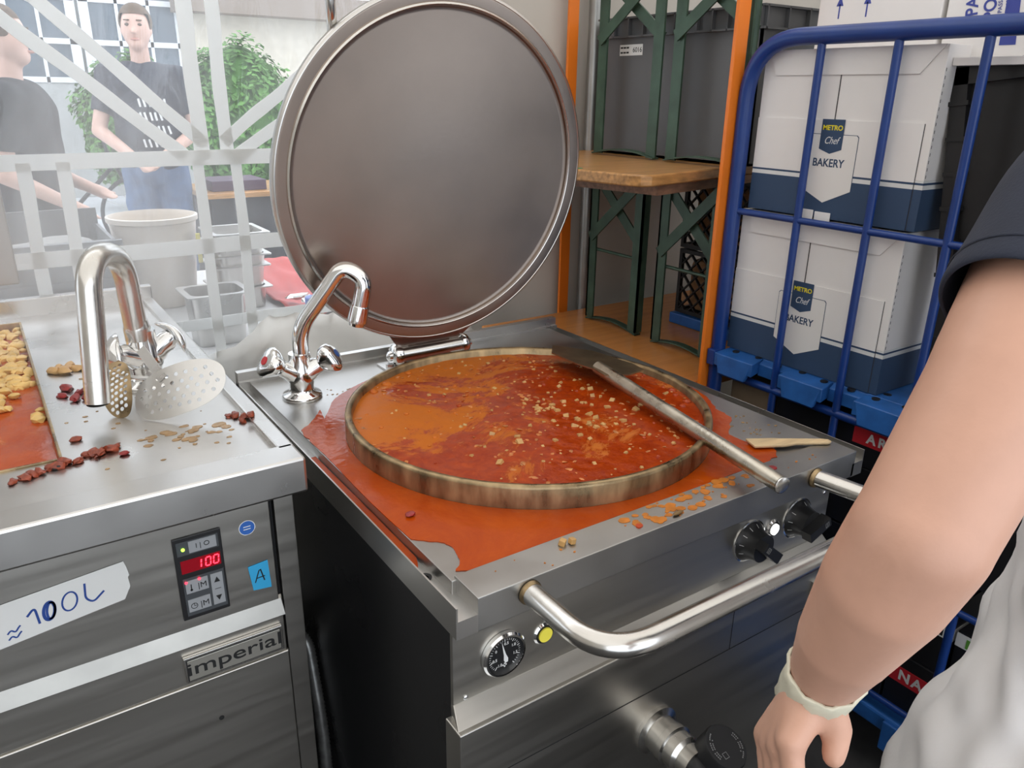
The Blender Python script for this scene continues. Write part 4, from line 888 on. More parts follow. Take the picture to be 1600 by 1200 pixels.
# ------------------------------------------------------------------ roll cage
G = thing('roll_cage', (1.35, .2, 0), 'blue tubular roll cage holding the white bakery cartons', 'roll cage')
XC = 1.1
bm = BM(); sweep(bm, fillet([(XC, .590, .10), (XC, .590, 1.575), (XC, -.62, 1.575), (XC, -.62, .10)], .13, 14), .0175, 24); obj('side_frame', bm, CAGE, G, smooth=60)
bm = BM(); sweep(bm, fillet([(XC + .74, .590, .10), (XC + .74, .590, 1.575), (XC + .74, -.62, 1.575), (XC + .74, -.62, .10)], .13, 14), .0175, 24); obj('side_frame', bm, CAGE, G, smooth=60)
for y in (.413, .248, .085, -.08, -.245, -.41):
    bm = BM(); cyl(bm, (XC, y, .17), (XC, y, 1.565), .0085, seg=16); obj('vertical_bar', bm, CAGE, G)
for z in (1.2075, .50, .20):
    bm = BM(); cyl(bm, (XC, .59, z), (XC, -.62, z), .0075, seg=16); obj('horizontal_bar', bm, CAGE, G)
bm = BM(); cyl(bm, (XC + .0, .60, .812), (XC + .0, -.62, .812), .0095, seg=16); obj('horizontal_bar', bm, CAGE, G)
bm = BM()      # plastic shelf with castellated lip
box(bm, XC + .02, XC + .72, -.60, .575, .842, .872, .003)
for k in range(5):
    y1 = .572 - k * .190; prism(bm, [(XC + .02, y1, .872), (XC + .02, y1 - .105, .872), (XC - .028, y1 - .112, .866), (XC - .028, y1 + .004, .866)], (0, 0, -.032))
    prism(bm, [(XC - .028, y1, .866), (XC - .028, y1 - .108, .866), (XC - .033, y1 - .095, .818), (XC - .033, y1 - .015, .818)], (.012, 0, 0))
    prism(bm, [(XC + .022, y1 - .105, .870), (XC + .022, y1 - .190, .870), (XC + .004, y1 - .190, .862), (XC + .004, y1 - .105, .862)], (0, 0, -.03))
sh = obj('shelf', bm, CAGES, G, smooth=20, bev=.002)
for k in range(14):
    for j, x in enumerate((XC + .008, XC + .05)):
        bm = BM(); y = .54 - k * .062; cyl(bm, (x + .008 * (k % 2), y, .868), (x + .008 * (k % 2), y, .8728), .0085, seg=12); obj('shelf_hole', bm, BLACKP, sh)
bm = BM(); box(bm, XC - .01, XC + .75, -.62, .60, .13, .172, .006)
for y0_ in (.5, .2, -.1, -.4): box(bm, XC - .018, XC - .008, y0_ - .1, y0_ + .1, .09, .165, .003)
obj('base_deck', bm, CAGES, G, smooth=20)
for x, y in ((XC + .06, .52), (XC + .68, .52), (XC + .06, -.52), (XC + .68, -.52)):
    bm = BM(); cyl(bm, (x - .015, y, .05), (x + .015, y, .05), .05, seg=28); box(bm, x - .022, x + .022, y - .015, y + .015, .05, .135); obj('caster', bm, RUBBER, G)
bm = BM(); box(bm, XC - .028, XC - .004, .575, .600, .83, .87, .003); obj('latch', bm, CAGE, G, smooth=20)

NX = (0, -1, 0)
def carton(label, y1, z0, hh, tabs):
    W_, Dp = .402, .30; x0 = 1.122; y0 = y1 - W_
    C = thing('bakery_carton', (x0 + Dp / 2, (y0 + y1) / 2, z0), label, 'carton', 'bakery cartons')
    bm = BM(); box(bm, x0, x0 + Dp, y0, y1, z0 + .095, z0 + hh); obj('carton_body', bm, CARD, C, smooth=0, bev=.001)
    bm = BM(); box(bm, x0 - .0004, x0 + Dp + .0004, y0 - .0004, y1 + .0004, z0, z0 + .079); box(bm, x0 - .0004, x0 + Dp + .0004, y0 - .0004, y1 + .0004, z0 + .0875, z0 + .0915); obj('navy_band', bm, NAVY, C, smooth=0)
    bm = BM(); box(bm, x0 - .0002, x0 + Dp + .0002, y0 - .0002, y1 + .0002, z0 + .079, z0 + .0875); box(bm, x0, x0 + Dp, y0, y1, z0 + .0915, z0 + .095); obj('white_stripe', bm, WHITEP, C, smooth=0)
    # overlapping front panel
    bm = BM(); box(bm, x0 - .0026, x0 - .0006, y0 + .018, y1 - .001, z0 + .0915, z0 + .198); obj('front_panel', bm, CARD, C, smooth=0)
    bm = BM(); box(bm, x0 - .0028, x0 - .0006, y0 + .018, y1 - .001, z0, z0 + .079); box(bm, x0 - .0028, x0 - .0006, y0 + .018, y1 - .001, z0 + .0875, z0 + .0915); obj('navy_band', bm, NAVY, C, smooth=0)
    bm = BM(); box(bm, x0 - .0027, x0 - .0006, y0 + .018, y1 - .001, z0 + .079, z0 + .0875); obj('white_stripe', bm, WHITEP, C, smooth=0)
    bm = BM(); prism(bm, [(x0 - .0006, y1 - .012, z0 + hh), (x0 - .0006, y0 + .004, z0 + hh), (x0 - .0006, y0 + .045, z0 + hh - .050), (x0 - .0006, y1 - .034, z0 + hh - .050)], (-.0025, 0, 0)); obj('top_flap', bm, CARD, C, smooth=0)
    bm = BM(); ym = y1 - .193; stroke(bm, [(x0 - .0003, ym, z0 + .198), (x0 - .0003, ym, z0 + hh - .05)], .0022, .0005, (-1, 0, 0)); obj('slot', bm, CARDSH, C, smooth=0); bm = BM(); stroke(bm, [(x0 - .0003, y0 + .0175, z0 + .0), (x0 - .0003, y0 + .0175, z0 + .198)], .0016, .0005, (-1, 0, 0)); obj('slot', bm, CARDSH, C, smooth=0)
    bm = BM()
    for k in range(15): stroke(bm, [(x0 + .003, y0 - .0005, z0 + .10 + k * .0135), (x0 + .003, y0 - .0005, z0 + .106 + k * .0135)], .0014, .0003, (0, -1, 0))
    obj('perforation', bm, CARDSH, C, smooth=0)
    # emblem
    xe = x0 - .0029
    def shield(wd, inset, m, x, nm, par):
        yc = y1 - .194; zt = z0 + .171 - inset; zs = z0 + .060 + inset * .4; zp = z0 + .031 + inset * 1.3; h2 = wd / 2 - inset
        bm = BM(); prism(bm, [(x, yc + h2 - .004, zt), (x, yc + h2, zt - .004), (x, yc + h2, zs), (x, yc, zp), (x, yc - h2, zs), (x, yc - h2, zt - .004), (x, yc - h2 + .004, zt)], (-.0003, 0, 0)); return obj(nm, bm, m, par, smooth=0)
    em = shield(.124, 0, NAVY, xe, 'emblem', C); shield(.124, .0012, CREAM, xe - .0003, 'emblem_field', em)
    yc = y1 - .194; bm = BM(); x = xe - .0007; prism(bm, [(x, yc + .0265, z0 + .200), (x, yc - .0265, z0 + .200), (x, yc - .0265, z0 + .141), (x, yc, z0 + .132), (x, yc + .0265, z0 + .141)], (-.0003, 0, 0)); obj('emblem_chip', bm, NAVY, em, smooth=0)
    x -= .0004
    text('lettering', 'METRO', .0135, (x, yc, z0 + .183), NX, UP, YELP, em, .0002, off=.0003, sx=1.05)
    text('lettering', 'Chef', .020, (x, yc, z0 + .158), NX, UP, WHITEP, em, .0002, shear=.35, sx=.85)
    text('lettering', 'BAKERY', .0225, (xe - .0008, yc, z0 + .113), NX, UP, NAVY, em, .0002, sx=.92, off=.0004)
    if tabs:
        bm = BM(); box(bm, x0 - .006, x0 - .0035, ym + .002, ym + .038, z0 + hh - .004, z0 + hh + .020, .001); box(bm, x0 - .006, x0 - .0035, ym - .040, ym - .002, z0 + hh - .004, z0 + hh + .018, .001); obj('tab', bm, CARD, C, smooth=0)
    return C
carton('upper white and navy bakery carton in the blue cage', .566, 1.2165, .335, False)
carton('lower white and navy bakery carton standing on the blue cage shelf', .580, .8735, .338, True)
# plain white cartons on top, further in
def plaincarton(label, x0, x1, y0, y1, z0, z1, arrows):
    C = thing('white_carton', ((x0 + x1) / 2, (y0 + y1) / 2, z0), label, 'carton'); bm = BM(); box(bm, x0, x1, y0, y1, z0, z1); obj('carton_body', bm, CARD, C, smooth=0, bev=.002)
    if arrows:
        for y in arrows:
            bm = BM(); stroke(bm, [(x0, y, z0 + .06), (x0, y, z0 + .088)], .003, .0005, (-1, 0, 0)); prism(bm, [(x0, y + .008, z0 + .084), (x0, y - .008, z0 + .084), (x0, y, z0 + .104)], (-.0005, 0, 0)); obj('arrow_print', bm, VIOL, C, smooth=0)
    return C
C1 = plaincarton('plain white carton with blue arrows lying on top of the bakery cartons', 1.20, 1.50, .235, .505, 1.553, 1.80, (.455, .392))
C2 = plaincarton('white tomato carton with upright blue lettering on top of the load', 1.20, 1.50, -.12, .225, 1.53, 1.80, None)
for s, dy, sz in (('PASSATA DI', .020, .030), ('POMODORO', -.012, .030)): text('lettering', s, sz, (1.1995, .165 + dy, 1.672), (0, .12, 1), (0, 1, -.12), VIOL, C2, .0003, sx=.9, off=.0006)
text('lettering', 'PASSATA DI POMODORO', .010, (1.1995, .135, 1.66), (0, .12, 1), (0, 1, -.12), VIOL, C2, .0003)
text('lettering', 'PASSATA DI POMODORO', .010, (1.1995, .122, 1.66), (0, .12, 1), (0, 1, -.12), VIOL, C2, .0003)
bm = BM(); prism(bm, [(1.1998, .118, 1.55), (1.1998, .09, 1.55), (1.1998, .105, 1.70), (1.1998, .123, 1.70)], (-.0004, 0, 0)); obj('blue_stripe', bm, VIOL, C2, smooth=0)
bm = BM(); box(bm, 1.14, 1.46, -.36, .163, 1.515, 1.529, .001); tag(obj('carton_lid', bm, CARD, smooth=0, loc=(1.3, 0, 1.515)), 'flat white carton lid lying over the black crate', 'carton lid')
# black folding crate, standing on edge and leaning
BC = thing('black_crate', (1.20, -.09, .8735), 'tall black folding crate standing on edge right of the bakery cartons', 'crate')
lean = math.radians(7)
def bl_(y, z, x=1.165): return V((x, -.09 + (y * math.cos(lean) + (z) * math.sin(lean)), .908 + (z * math.cos(lean) - y * math.sin(lean))))
bm = BM()
def bbox(y0, y1, z0, z1, xa, xb): hexa(bm, [bl_(y0, z0, xa), bl_(y1, z0, xa), bl_(y1, z0, xb), bl_(y0, z0, xb), bl_(y0, z1, xa), bl_(y1, z1, xa), bl_(y1, z1, xb), bl_(y0, z1, xb)])
bbox(-.20, .175, .0, .62, 1.172, 1.186); bbox(-.20, .175, .0, .62, 1.26, 1.27); obj('crate_panel', bm, CRATEB, BC, smooth=0)
bm = BM()
for y0_, y1_, z0_, z1_ in ((-.21, .18, .60, .635), (-.21, .18, -.01, .02), (.155, .185, 0, .63), (-.22, -.19, 0, .63)): bbox(y0_, y1_, z0_, z1_, 1.158, 1.28)
for k in range(9): bbox(.150, .186, .06 + k * .063, .068 + k * .063, 1.154, 1.282)
obj('crate_edge', bm, CRATEB, BC, smooth=0)
bm = BM()
for y, z, w, h in ((.03, .545, .012, .03), (-.03, .47, .03, .03), (-.03, .40, .010, .03), (.05, .34, .010, .03), (-.03, .34, .010, .03), (.03, .20, .05, .012), (.04, .47, .010, .03), (-.10, .47, .03, .03), (-.10, .34, .010, .03)): bbox(y - w / 2, y + w / 2, z - h / 2, z + h / 2, 1.170, 1.174)
obj('vent_slot', bm, BLACK, BC, smooth=0)

# lower load of the cage
bm = BM(); box(bm, 1.13, 1.75, -.34, .50, .55, .70, .002); tag(obj('dark_tray', bm, BLKC, smooth=0, loc=(1.4, 0, .55)), 'black flat carton with a red label just under the blue shelf', 'carton') 
red = tag(thing('black_carton', (1.35, .12, .7), 'black carton with red AR label behind the kettle corner, under the shelf', 'carton'), 'black carton with a red AR label under the blue shelf behind the kettle corner', 'carton')
bm = BM(); box(bm, 1.13, 1.6, .0, .42, .702, .80, .002); obj('carton_body', bm, BLKC, red, smooth=0)
bm = BM(); box(bm, 1.1285, 1.1298, .105, .215, .752, .790); lb2 = obj('red_label', bm, REDL, red, smooth=0); text('lettering', 'AR', .030, (1.128, .160, .770), NX, UP, WHITEP, lb2, .0003, space=1.4, off=.001)
bm = BM(); box(bm, 1.13, 1.5, .43, .56, .70, .79, .004); tag(obj('brown_carton', bm, BROWNC, smooth=0, loc=(1.3, .5, .70)), 'crushed brown carton under the blue shelf near the orange post', 'carton')
bm = BM(); box(bm, 1.13, 1.75, .042, .56, .175, .545, .002); tag(obj('black_carton', bm, BLKC, smooth=0, loc=(1.4, .3, .175)), 'plain black carton low in the cage beside the kettle side', 'carton')
NC = thing('black_carton', (1.35, -.15, .175), 'black carton with red NAA label low in the blue cage', 'carton')
bm = BM(); box(bm, 1.13, 1.6, -.40, .036, .175, .315, .002); obj('carton_body', bm, BLKC, NC, smooth=0)
bm = BM(); box(bm, 1.1285, 1.1298, -.13, .032, .245, .285); lb2 = obj('red_label', bm, REDL, NC, smooth=0)
text('lettering', 'NAA', .034, (1.128, -.030, .265), NX, UP, WHITEP, lb2, .0003, space=1.25, off=.001)
for k in range(3):
    y0_ = -.075 - k * .075; J = thing('drink_carton', (1.17, y0_ + .034, .316), ['first', 'second', 'third'][k] + ' drink carton from the cage corner post, black with white top band', 'drink carton', 'drink cartons low in the cage')
    bm = BM(); box(bm, 1.135, 1.205, y0_, y0_ + .068, .316, .44, .001); obj('carton_body', bm, BLKC, J, smooth=0)
    bm = BM(); box(bm, 1.1335, 1.2065, y0_ - .0005, y0_ + .0685, .405, .436); obj('white_band', bm, WHITEP, J, smooth=0)
    bm = BM(); box(bm, 1.1325, 1.1336, y0_ + .02, y0_ + .048, .409, .430); obj('green_print', bm, GREENP if k == 1 else BLACK, J, smooth=0)

# ------------------------------------------------------------------ the person beside the camera
P = thing('person', (.50, -.30, 0), 'person in navy t-shirt and white apron with one bare arm hanging down', 'person')
sh_ = V((.4013, -.410, 1.430)); a1 = V((.3106, -.4016, 1.3807)); a2 = V((.1964, -.424, 1.2728)); el = V((.1193, -.427, 1.1781)); f0 = V((.1156, -.4132, 1.1317)); f1 = V((.1224, -.3896, 1.0656)); wr = V((.1365, -.3675, 1.0015))
items = [('c', sh_, .062, a1, .054), ('c', a1, .054, a2, .0500), ('c', a2, .0495, el, .0455), ('c', el, .0462, f0, .0445), ('c', f0, .0445, f1, .0365), ('c', f1, .0365, f1.lerp(wr, .5), .0315), ('c', f1.lerp(wr, .5), .0315, wr, .0265)]
pal = [V((.1304, -.3644, .9762)), V((.1144, -.3599, .9762)), V((.1148, -.3524, .9646)), V((.1201, -.3423, .9523))]
fing = [[(.0965, -.375, .9671), (.0900, -.387, .9421), (.0905, -.392, .9152), (.0950, -.391, .893)],
        [(.1029, -.3641, .9495), (.0945, -.378, .9213), (.0965, -.384, .8894), (.1020, -.383, .866)],
        [(.1102, -.3511, .9379), (.1020, -.3647, .9106), (.1045, -.3702, .8803), (.1100, -.369, .858)],
        [(.1182, -.3376, .931), (.1113, -.3479, .9075), (.1133, -.352, .8824), (.1170, -.351, .866)]]
for i, f_ in enumerate(fing):
    f_ = [V(q) for q in f_]; r = (.0093, .0095, .0090, .0080)[i]
    items.append(('c', wr.lerp(pal[i], .35), .0205 if i in (1, 2) else .018, f_[0], r * 1.42))
    for k in range(3): items.append(('c', f_[k], r * (1.12 - .1 * k), f_[k + 1], r * (1.02 - .1 * k)))
th = [V((.1330, -.3680, 1.000)), V((.1330, -.3800, .9860)), V((.1360, -.3900, .9700)), V((.1270, -.3960, .9520))]
items += [('c', th[0], .018, th[1], .0155), ('c', th[1], .0155, th[2], .0125), ('c', th[2], .0122, th[3], .0100)]
# trunk, neck, head, legs (continuous with the arm); most of it is right of the picture
px = .54; py = -.47
items += [('c', sh_, .062, (px, py, 1.42), .085), ('e', [((px, py, .90), .15, .10), ((px, py, 1.05), .135, .095), ((px, py, 1.2), .14, .10), ((px, py, 1.38), .155, .105), ((px, py, 1.46), .11, .08)]), ('c', (px, py, 1.45), .055, (px, py, 1.55), .052),
          ('b', (px, py - .015, 1.665), .098, (.80, .98, 1.18)), ('c', (px, py - .085, 1.655), .012, (px, py - .115, 1.635), .014), ('b', (px, py - .07, 1.585), .035, (1, .9, .8)), ('b', (px - .08, py, 1.66), .022, (.4, .8, 1.3)), ('b', (px + .08, py, 1.66), .022, (.4, .8, 1.3)),
          ('c', (px + .20, py, 1.41), .055, (px + .30, py - .03, 1.15), .045), ('c', (px + .30, py - .03, 1.15), .042, (px + .30, py - .12, .92), .028), ('c', (px + .30, py - .12, .92), .03, (px + .295, py - .15, .82), .02),
          ('c', (px, py, 1.42), .085, (px + .20, py, 1.41), .055)]
for s_ in (-1, 1): items += [('c', (px + s_ * .08, py, .92), .08, (px + s_ * .10, py, .50), .06), ('c', (px + s_ * .10, py, .50), .06, (px + s_ * .10, py, .08), .042), ('c', (px + s_ * .10, py, .05), .04, (px + s_ * .11, py - .14, .035), .035)]
remeshed('body', items, SKIN, P, .0038, 6)
# sleeve + shirt
hem = V((.2279, -.4125, 1.3204)); ax = (hem - a1).normalized()
bm = BM(); rings = []
prof = [(hem + ax * .008, .0535), (hem + ax * .006, .0565), (hem - ax * .004, .0572), (hem.lerp(a1, .25), .0568), (hem.lerp(a1, .6), .058), (a1, .061), (a1.lerp(sh_, .4), .065), (sh_, .072), ((sh_ + V((.08, -.03, .0))), .08)]
sweep(bm, [p for p, r in prof], [r for p, r in prof], 40, caps=False)
tx = BM(); tx.free()
o = obj('sleeve', bm, NAVYT, P, smooth=180); s = o.modifiers.new('s', 'SOLIDIFY'); s.thickness = .003; ss = o.modifiers.new('ss', 'SUBSURF'); ss.levels = 1; ss.render_levels = 2
bm = BM(); d_ = hem - ax * .012; lathe(bm, d_, ax, [(.0576, -.001), (.0582, 0), (.0576, .001)], 40, caps=False); obj('hem_seam', bm, NAVYT, o)
o = remeshed('shirt', [('e', [((px, py, 1.04), .150, .104), ((px, py, 1.2), .150, .106), ((px, py, 1.38), .165, .112), ((px, py, 1.475), .12, .09)]), ('f', (px + .15, py, 1.42), .078, (px + .26, py - .02, 1.25), .064)], NAVYT, P, .008, 8, (.12, .012))
# white apron wrapped around the hips, with folds
bm = BM(); rings = []; n = 120
prof = [(.45, .28, .20), (.60, .28, .20), (.70, .250, .18), (.80, .215, .155), (.85, .190, .138), (.90, .175, .126), (.95, .166, .120), (1.0, .164, .118), (1.05, .166, .118), (1.10, .166, .118), (1.16, .162, .117)]
for i in range(60):
    z = .45 + (1.16 - .45) * i / 59
    for k in range(len(prof) - 1):
        if prof[k][0] <= z <= prof[k + 1][0] + 1e-6: t_ = (z - prof[k][0]) / (prof[k + 1][0] - prof[k][0]); rx = prof[k][1] + t_ * (prof[k + 1][1] - prof[k][1]); ry = prof[k][2] + t_ * (prof[k + 1][2] - prof[k][2]); break
    ring = []
    for k in range(n):
        a = 2 * PI * k / n
        f_ = .010 * noise.noise(V((math.cos(a) * 2.0, math.sin(a) * 2.0 + z * 9, z * 4))) + .013 * noise.noise(V((math.cos(a) * 4, math.sin(a) * 4, z * 16 + a))) * (1.2 if z < 1.05 else .5)
        ring.append(bm.verts.new((px + (rx + f_) * math.cos(a), py + (ry + f_) * math.sin(a), z)))
    rings.append(ring)
for i in range(59):
    for k in range(n): bm.faces.new((rings[i][k], rings[i][(k + 1) % n], rings[i + 1][(k + 1) % n], rings[i + 1][k]))
o = obj('apron', bm, WHITEC, P, smooth=180); s = o.modifiers.new('s', 'SOLIDIFY'); s.thickness = .004
# cuff at the wrist
cd = V((-.0, .0072, -.0249)).normalized(); cd = (f1.lerp(wr, .5) - wr).normalized()
bm = BM(); n = 36
rings = []
for h, r in ((-.027, .0265), (-.025, .0290), (-.010, .0288), (.006, .0296), (.021, .0315), (.023, .0290)):
    x, y = frame(cd); rings.append([bm.verts.new(wr + cd * (h + .006 * math.sin(2 * PI * k / n)) + (x * math.cos(2 * PI * k / n) + y * math.sin(2 * PI * k / n)) * (r + .0012 * math.sin(k * 1.7 + h * 200))) for k in range(n)])
for i in range(len(rings) - 1):
    for k in range(n): bm.faces.new((rings[i][k], rings[i][(k + 1) % n], rings[i + 1][(k + 1) % n], rings[i + 1][k]))
for k in range(n): bm.faces.new((rings[-1][k], rings[-1][(k + 1) % n], rings[0][(k + 1) % n], rings[0][k]))
o = obj('wrist_cuff', bm, CUFF, P, smooth=180); o['label'] = 'cream cuff around the wrist'
bm = BM(); blob(bm, (px, py + .01, 1.70), .105, (.88, 1.02, .95), 2, .15, 3); bmesh.ops.delete(bm, geom=[v for v in bm.verts if v.co.z < 1.66 and v.co.y < py + .02], context='VERTS'); obj('hair', bm, HAIR, P)
for s_ in (-1, 1): bm = BM(); ball(bm, (px + s_ * .03, py - .096, 1.675), .010); obj('eye', bm, EYE, P)
o = remeshed('trousers', [('c', (px, py, .95), .09, (px, py, .90), .09)] + [('c', (px + s_ * .08, py, .86), .088, (px + s_ * .10, py, .12), .070) for s_ in (-1, 1)], BLACKT, P, .012, 6)
for s_ in (-1, 1): bm = BM(); ball(bm, (px + s_ * .105, py - .07, .045), .05, (1, 2.6, .9)); obj('shoe', bm, SHOE, P)

# ------------------------------------------------------------------ people outside the tent
def human(label, loc, h, yaw, shirt, trous, larm, rarm, hair=HAIR, lean=0):
    P = thing('person', loc, label, 'person'); s = h / 1.8; o0 = V(loc); Rz = Matrix.Rotation(yaw, 3, 'Z')
    def q(x, y, z): return o0 + Rz @ V((x * s, y * s, z * s))
    hd = q(0, -.015, 1.68)
    it = [('b', hd, .098 * s, (.80, .90, 1.18)), ('c', q(0, -.09, 1.675), .010 * s, q(0, -.118, 1.655), .014 * s), ('b', q(0, -.055, 1.60), .042 * s), ('c', q(0, .01, 1.45), .055 * s, q(0, 0, 1.60), .052 * s), ('c', q(-.16, 0, 1.43), .06 * s, q(.16, 0, 1.43), .06 * s),
          ('c', q(0, 0, 1.35), .13 * s, q(0, 0, 1.0), .13 * s), ('b', q(-.078, 0, 1.67), .02 * s, (.5, .8, 1.3)), ('b', q(.078, 0, 1.67), .02 * s, (.5, .8, 1.3))]
    for sg, (e, w) in ((-1, larm), (1, rarm)):
        S_ = q(sg * .19, 0, 1.42); E = q(*e); Wq = q(*w); it += [('c', S_, .052 * s, E, .042 * s), ('c', E, .042 * s, Wq, .028 * s)]
        d = (Wq - E).normalized(); it.append(('c', Wq, .03 * s, Wq + d * .06 * s, .03 * s)); side = d.cross(V((0, 0, 1)) if abs(d.z) < .8 else V((1, 0, 0))).normalized()
        for k in range(4): it.append(('c', Wq + d * .07 * s + side * (k - 1.5) * .018 * s, .010 * s, Wq + d * (.13 - .01 * abs(k - 1.5)) * s + side * (k - 1.5) * .02 * s, .008 * s))
        it.append(('c', Wq + d * .03 * s - side * .02 * s, .012 * s, Wq + d * .075 * s - side * .055 * s, .009 * s))
    for sg in (-1, 1): it += [('c', q(sg * .09, 0, .95), .085 * s, q(sg * .10, -.01, .5), .06 * s), ('c', q(sg * .10, -.01, .5), .055 * s, q(sg * .11, .02, .06), .04 * s), ('c', q(sg * .11, .02, .05), .04 * s, q(sg * .12, -.15, .04), .035 * s)]
    remeshed('body', it, SKINP, P, .012, 3)
    sh2 = [('c', q(-.15, 0, 1.41), .085 * s, q(.15, 0, 1.41), .085 * s), ('c', q(-.05, 0, 1.36), .15 * s, q(-.04, 0, .98), .145 * s), ('c', q(.05, 0, 1.36), .15 * s, q(.04, 0, .98), .145 * s)]
    for sg, (e, w) in ((-1, larm), (1, rarm)):
        S_ = q(sg * .19, 0, 1.42); E = q(*e); sh2.append(('f', S_, .072 * s, S_.lerp(E, .68), .066 * s)); sh2.append(('b', S_, .074 * s))
    shirt_o = remeshed('shirt', sh2, shirt, P, .014, 4, (.15, .02))
    remeshed('trousers', [('c', q(0, 0, .95), .15 * s, q(0, 0, .90), .14 * s)] + [('c', q(sg * .09, 0, .88), .105 * s, q(sg * .11, .01, .10), .07 * s) for sg in (-1, 1)], trous, P, .014, 3, (.12, .02))
    for sg in (-1, 1): bm = BM(); ball(bm, q(sg * .115, -.07, .045), .05 * s, (1.2, 2.2, .9)); obj('shoe', bm, SHOE, P)
    bm = BM(); ball(bm, q(0, .008, 1.715), .105 * s, (.86, .98, .98), 24, 16); ll = [v for v in bm.verts if (Rz.transposed() @ (v.co - o0)).y < -.055 * s and v.co.z < o0.z + 1.745 * s or v.co.z < o0.z + 1.66 * s]; bmesh.ops.delete(bm, geom=ll, context='VERTS'); obj('hair', bm, hair, P)
    for sg in (-1, 1): bm = BM(); ball(bm, q(sg * .032, -.088, 1.695), .011 * s, (1.3, 1, .8)); obj('eye', bm, EYE, P); bm = BM(); bar(bm, q(sg * .018, -.096, 1.718), q(sg * .048, -.090, 1.718), .008 * s, .006 * s); obj('eyebrow', bm, hair, P)
    bm = BM(); ball(bm, q(0, -.093, 1.618), .012 * s, (2.2, .7, .6)); obj('mouth', bm, LIP, P)
    return P, q, shirt_o
M1, q1, sh1 = human('man in navy t-shirt and jeans standing behind the clear tent sheet', (.66, 5.05, 0), 1.93, math.radians(-18), NAVYT, JEANS, ((-.27, -.06, 1.12), (-.06, -.26, .97)), ((.27, -.02, 1.12), (.06, -.25, .96)))
bm = BM(); random.seed(3)
for r in range(4):
    x = -.02
    while x < .13:
        w = random.uniform(.010, .022); p = q1(x, -.162, 1.30 - r * .075); p2 = q1(x + w * .5, -.160, 1.30 - r * .075 - .045); bar(bm, p, p2, .012, .006, (0, 1, 0)); x += w + .012
obj('shirt_print', bm, WHITEP, sh1)
human('person in black t-shirt at the left picture edge behind the clear sheet', (-.13, 3.72, 0), 1.78, math.radians(70), BLACKT, BLACKT, ((-.24, .03, 1.10), (-.15, -.20, .95)), ((.24, .03, 1.10), (.10, -.24, 1.0)))
# third, mostly behind the lid
human('person in blue shirt half hidden behind the raised kettle lid', (2.45, 6.4, 0), 1.75, math.radians(-20), mat('blue shirt', (.05, .16, .50), .8), JEANS, ((-.26, -.04, 1.12), (-.12, -.24, 1.1)), ((.27, -.02, 1.12), (.22, -.1, .9)))

# ------------------------------------------------------------------ outside: facade, bush, bike, tables
bm = BM()
YF = 12.0
box(bm, -9, 2.62, YF, YF + .3, 0, 1.50); box(bm, -9, 2.62, YF + .05, YF + .3, 1.5, 5.5); structure(obj('wall_facade', bm, FACADE, smooth=0))
bm = BM(); box(bm, 2.62, 9, YF - .1, YF + .3, 0, 2.45); structure(obj('wall_facade_cream', bm, FACADEC, smooth=0))
bm = BM(); box(bm, 2.4, 9, YF - .5, YF + .3, 2.45, 2.75); structure(obj('trim_1', bm, mat('eave board', (.25, .2, .16), .7), smooth=0))
n_ = 2
for x0, x1 in ((-2.9, -1.45), (-1.25, .20), (.36, 1.14), (1.30, 2.50)):
    n_ += 1; Wn = structure(bpy.data.objects.new('window_%d' % n_, None)); COL.objects.link(Wn); Wn.location = (x0, YF, 1.5)
    bm = BM(); box(bm, x0, x1, YF + .02, YF + .04, 1.54, 3.6); obj('pane', bm, WINGL, Wn, smooth=0)
    bm = BM()
    for z in (1.54, 2.02, 2.55, 3.2): box(bm, x0 - .05, x1 + .05, YF - .02, YF + .03, z - .035, z + .035)
    k = max(2, round((x1 - x0) / .42))
    for i in range(k + 1): x = x0 + (x1 - x0) * i / k; box(bm, x - (.06 if i in (0, k) else .02), x + (.06 if i in (0, k) else .02), YF - .02, YF + .03, 1.5, 3.6)
    obj('window_frame', bm, WINFR, Wn, smooth=0)
BU = thing('bush', (2.15, 8.3, 0), 'bright green leafy bush against the cream wall outside', 'bush')
random.seed(9); bm = BM(); lv = []
for i in range(5200):
    d = V((random.gauss(0, 1), random.gauss(0, 1), random.gauss(0, 1))).normalized(); r = random.uniform(.80, 1.03)
    lump = 1 + .22 * noise.noise(d * 2.2 + V((4, 1, 0)))
    c = V((2.15 + d.x * .62 * r * lump, 8.3 + d.y * .55 * r * lump, 1.15 + d.z * .78 * r * lump))
    if c.z < .05: continue
    n1 = (d + V((random.uniform(-.7, .7), random.uniform(-.7, .7), random.uniform(-.2, 1)))).normalized(); a_, b_ = frame(n1); s_ = random.uniform(.030, .055)
    t_ = random.uniform(0, 6); u_ = a_ * math.cos(t_) + b_ * math.sin(t_); w_ = n1.cross(u_)
    vs = [bm.verts.new(c + u_ * s_), bm.verts.new(c + w_ * s_ * .5 + n1 * s_ * .15), bm.verts.new(c - u_ * s_), bm.verts.new(c - w_ * s_ * .5 + n1 * s_ * .15)]; bm.faces.new(vs)
obj('foliage', bm, LEAF, BU, smooth=0)
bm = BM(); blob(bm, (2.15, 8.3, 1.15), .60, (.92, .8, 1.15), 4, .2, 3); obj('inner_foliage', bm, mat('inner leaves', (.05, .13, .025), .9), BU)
bm = BM()
for k in range(7): a_ = k * .9; cyl(bm, (2.15 + .05 * math.cos(a_), 8.3 + .05 * math.sin(a_), 0), (2.15 + .3 * math.cos(a_), 8.3 + .3 * math.sin(a_), 1.2), .02, .008, 8)
obj('stem', bm, TWIG, BU)
BU2 = copy_thing(BU, (1.45, 10.4, -.1), 'darker small bush standing below the facade window behind the man')
bm = BM(); blob(bm, (.36, 11.0, 4.6), .01); bm.free()
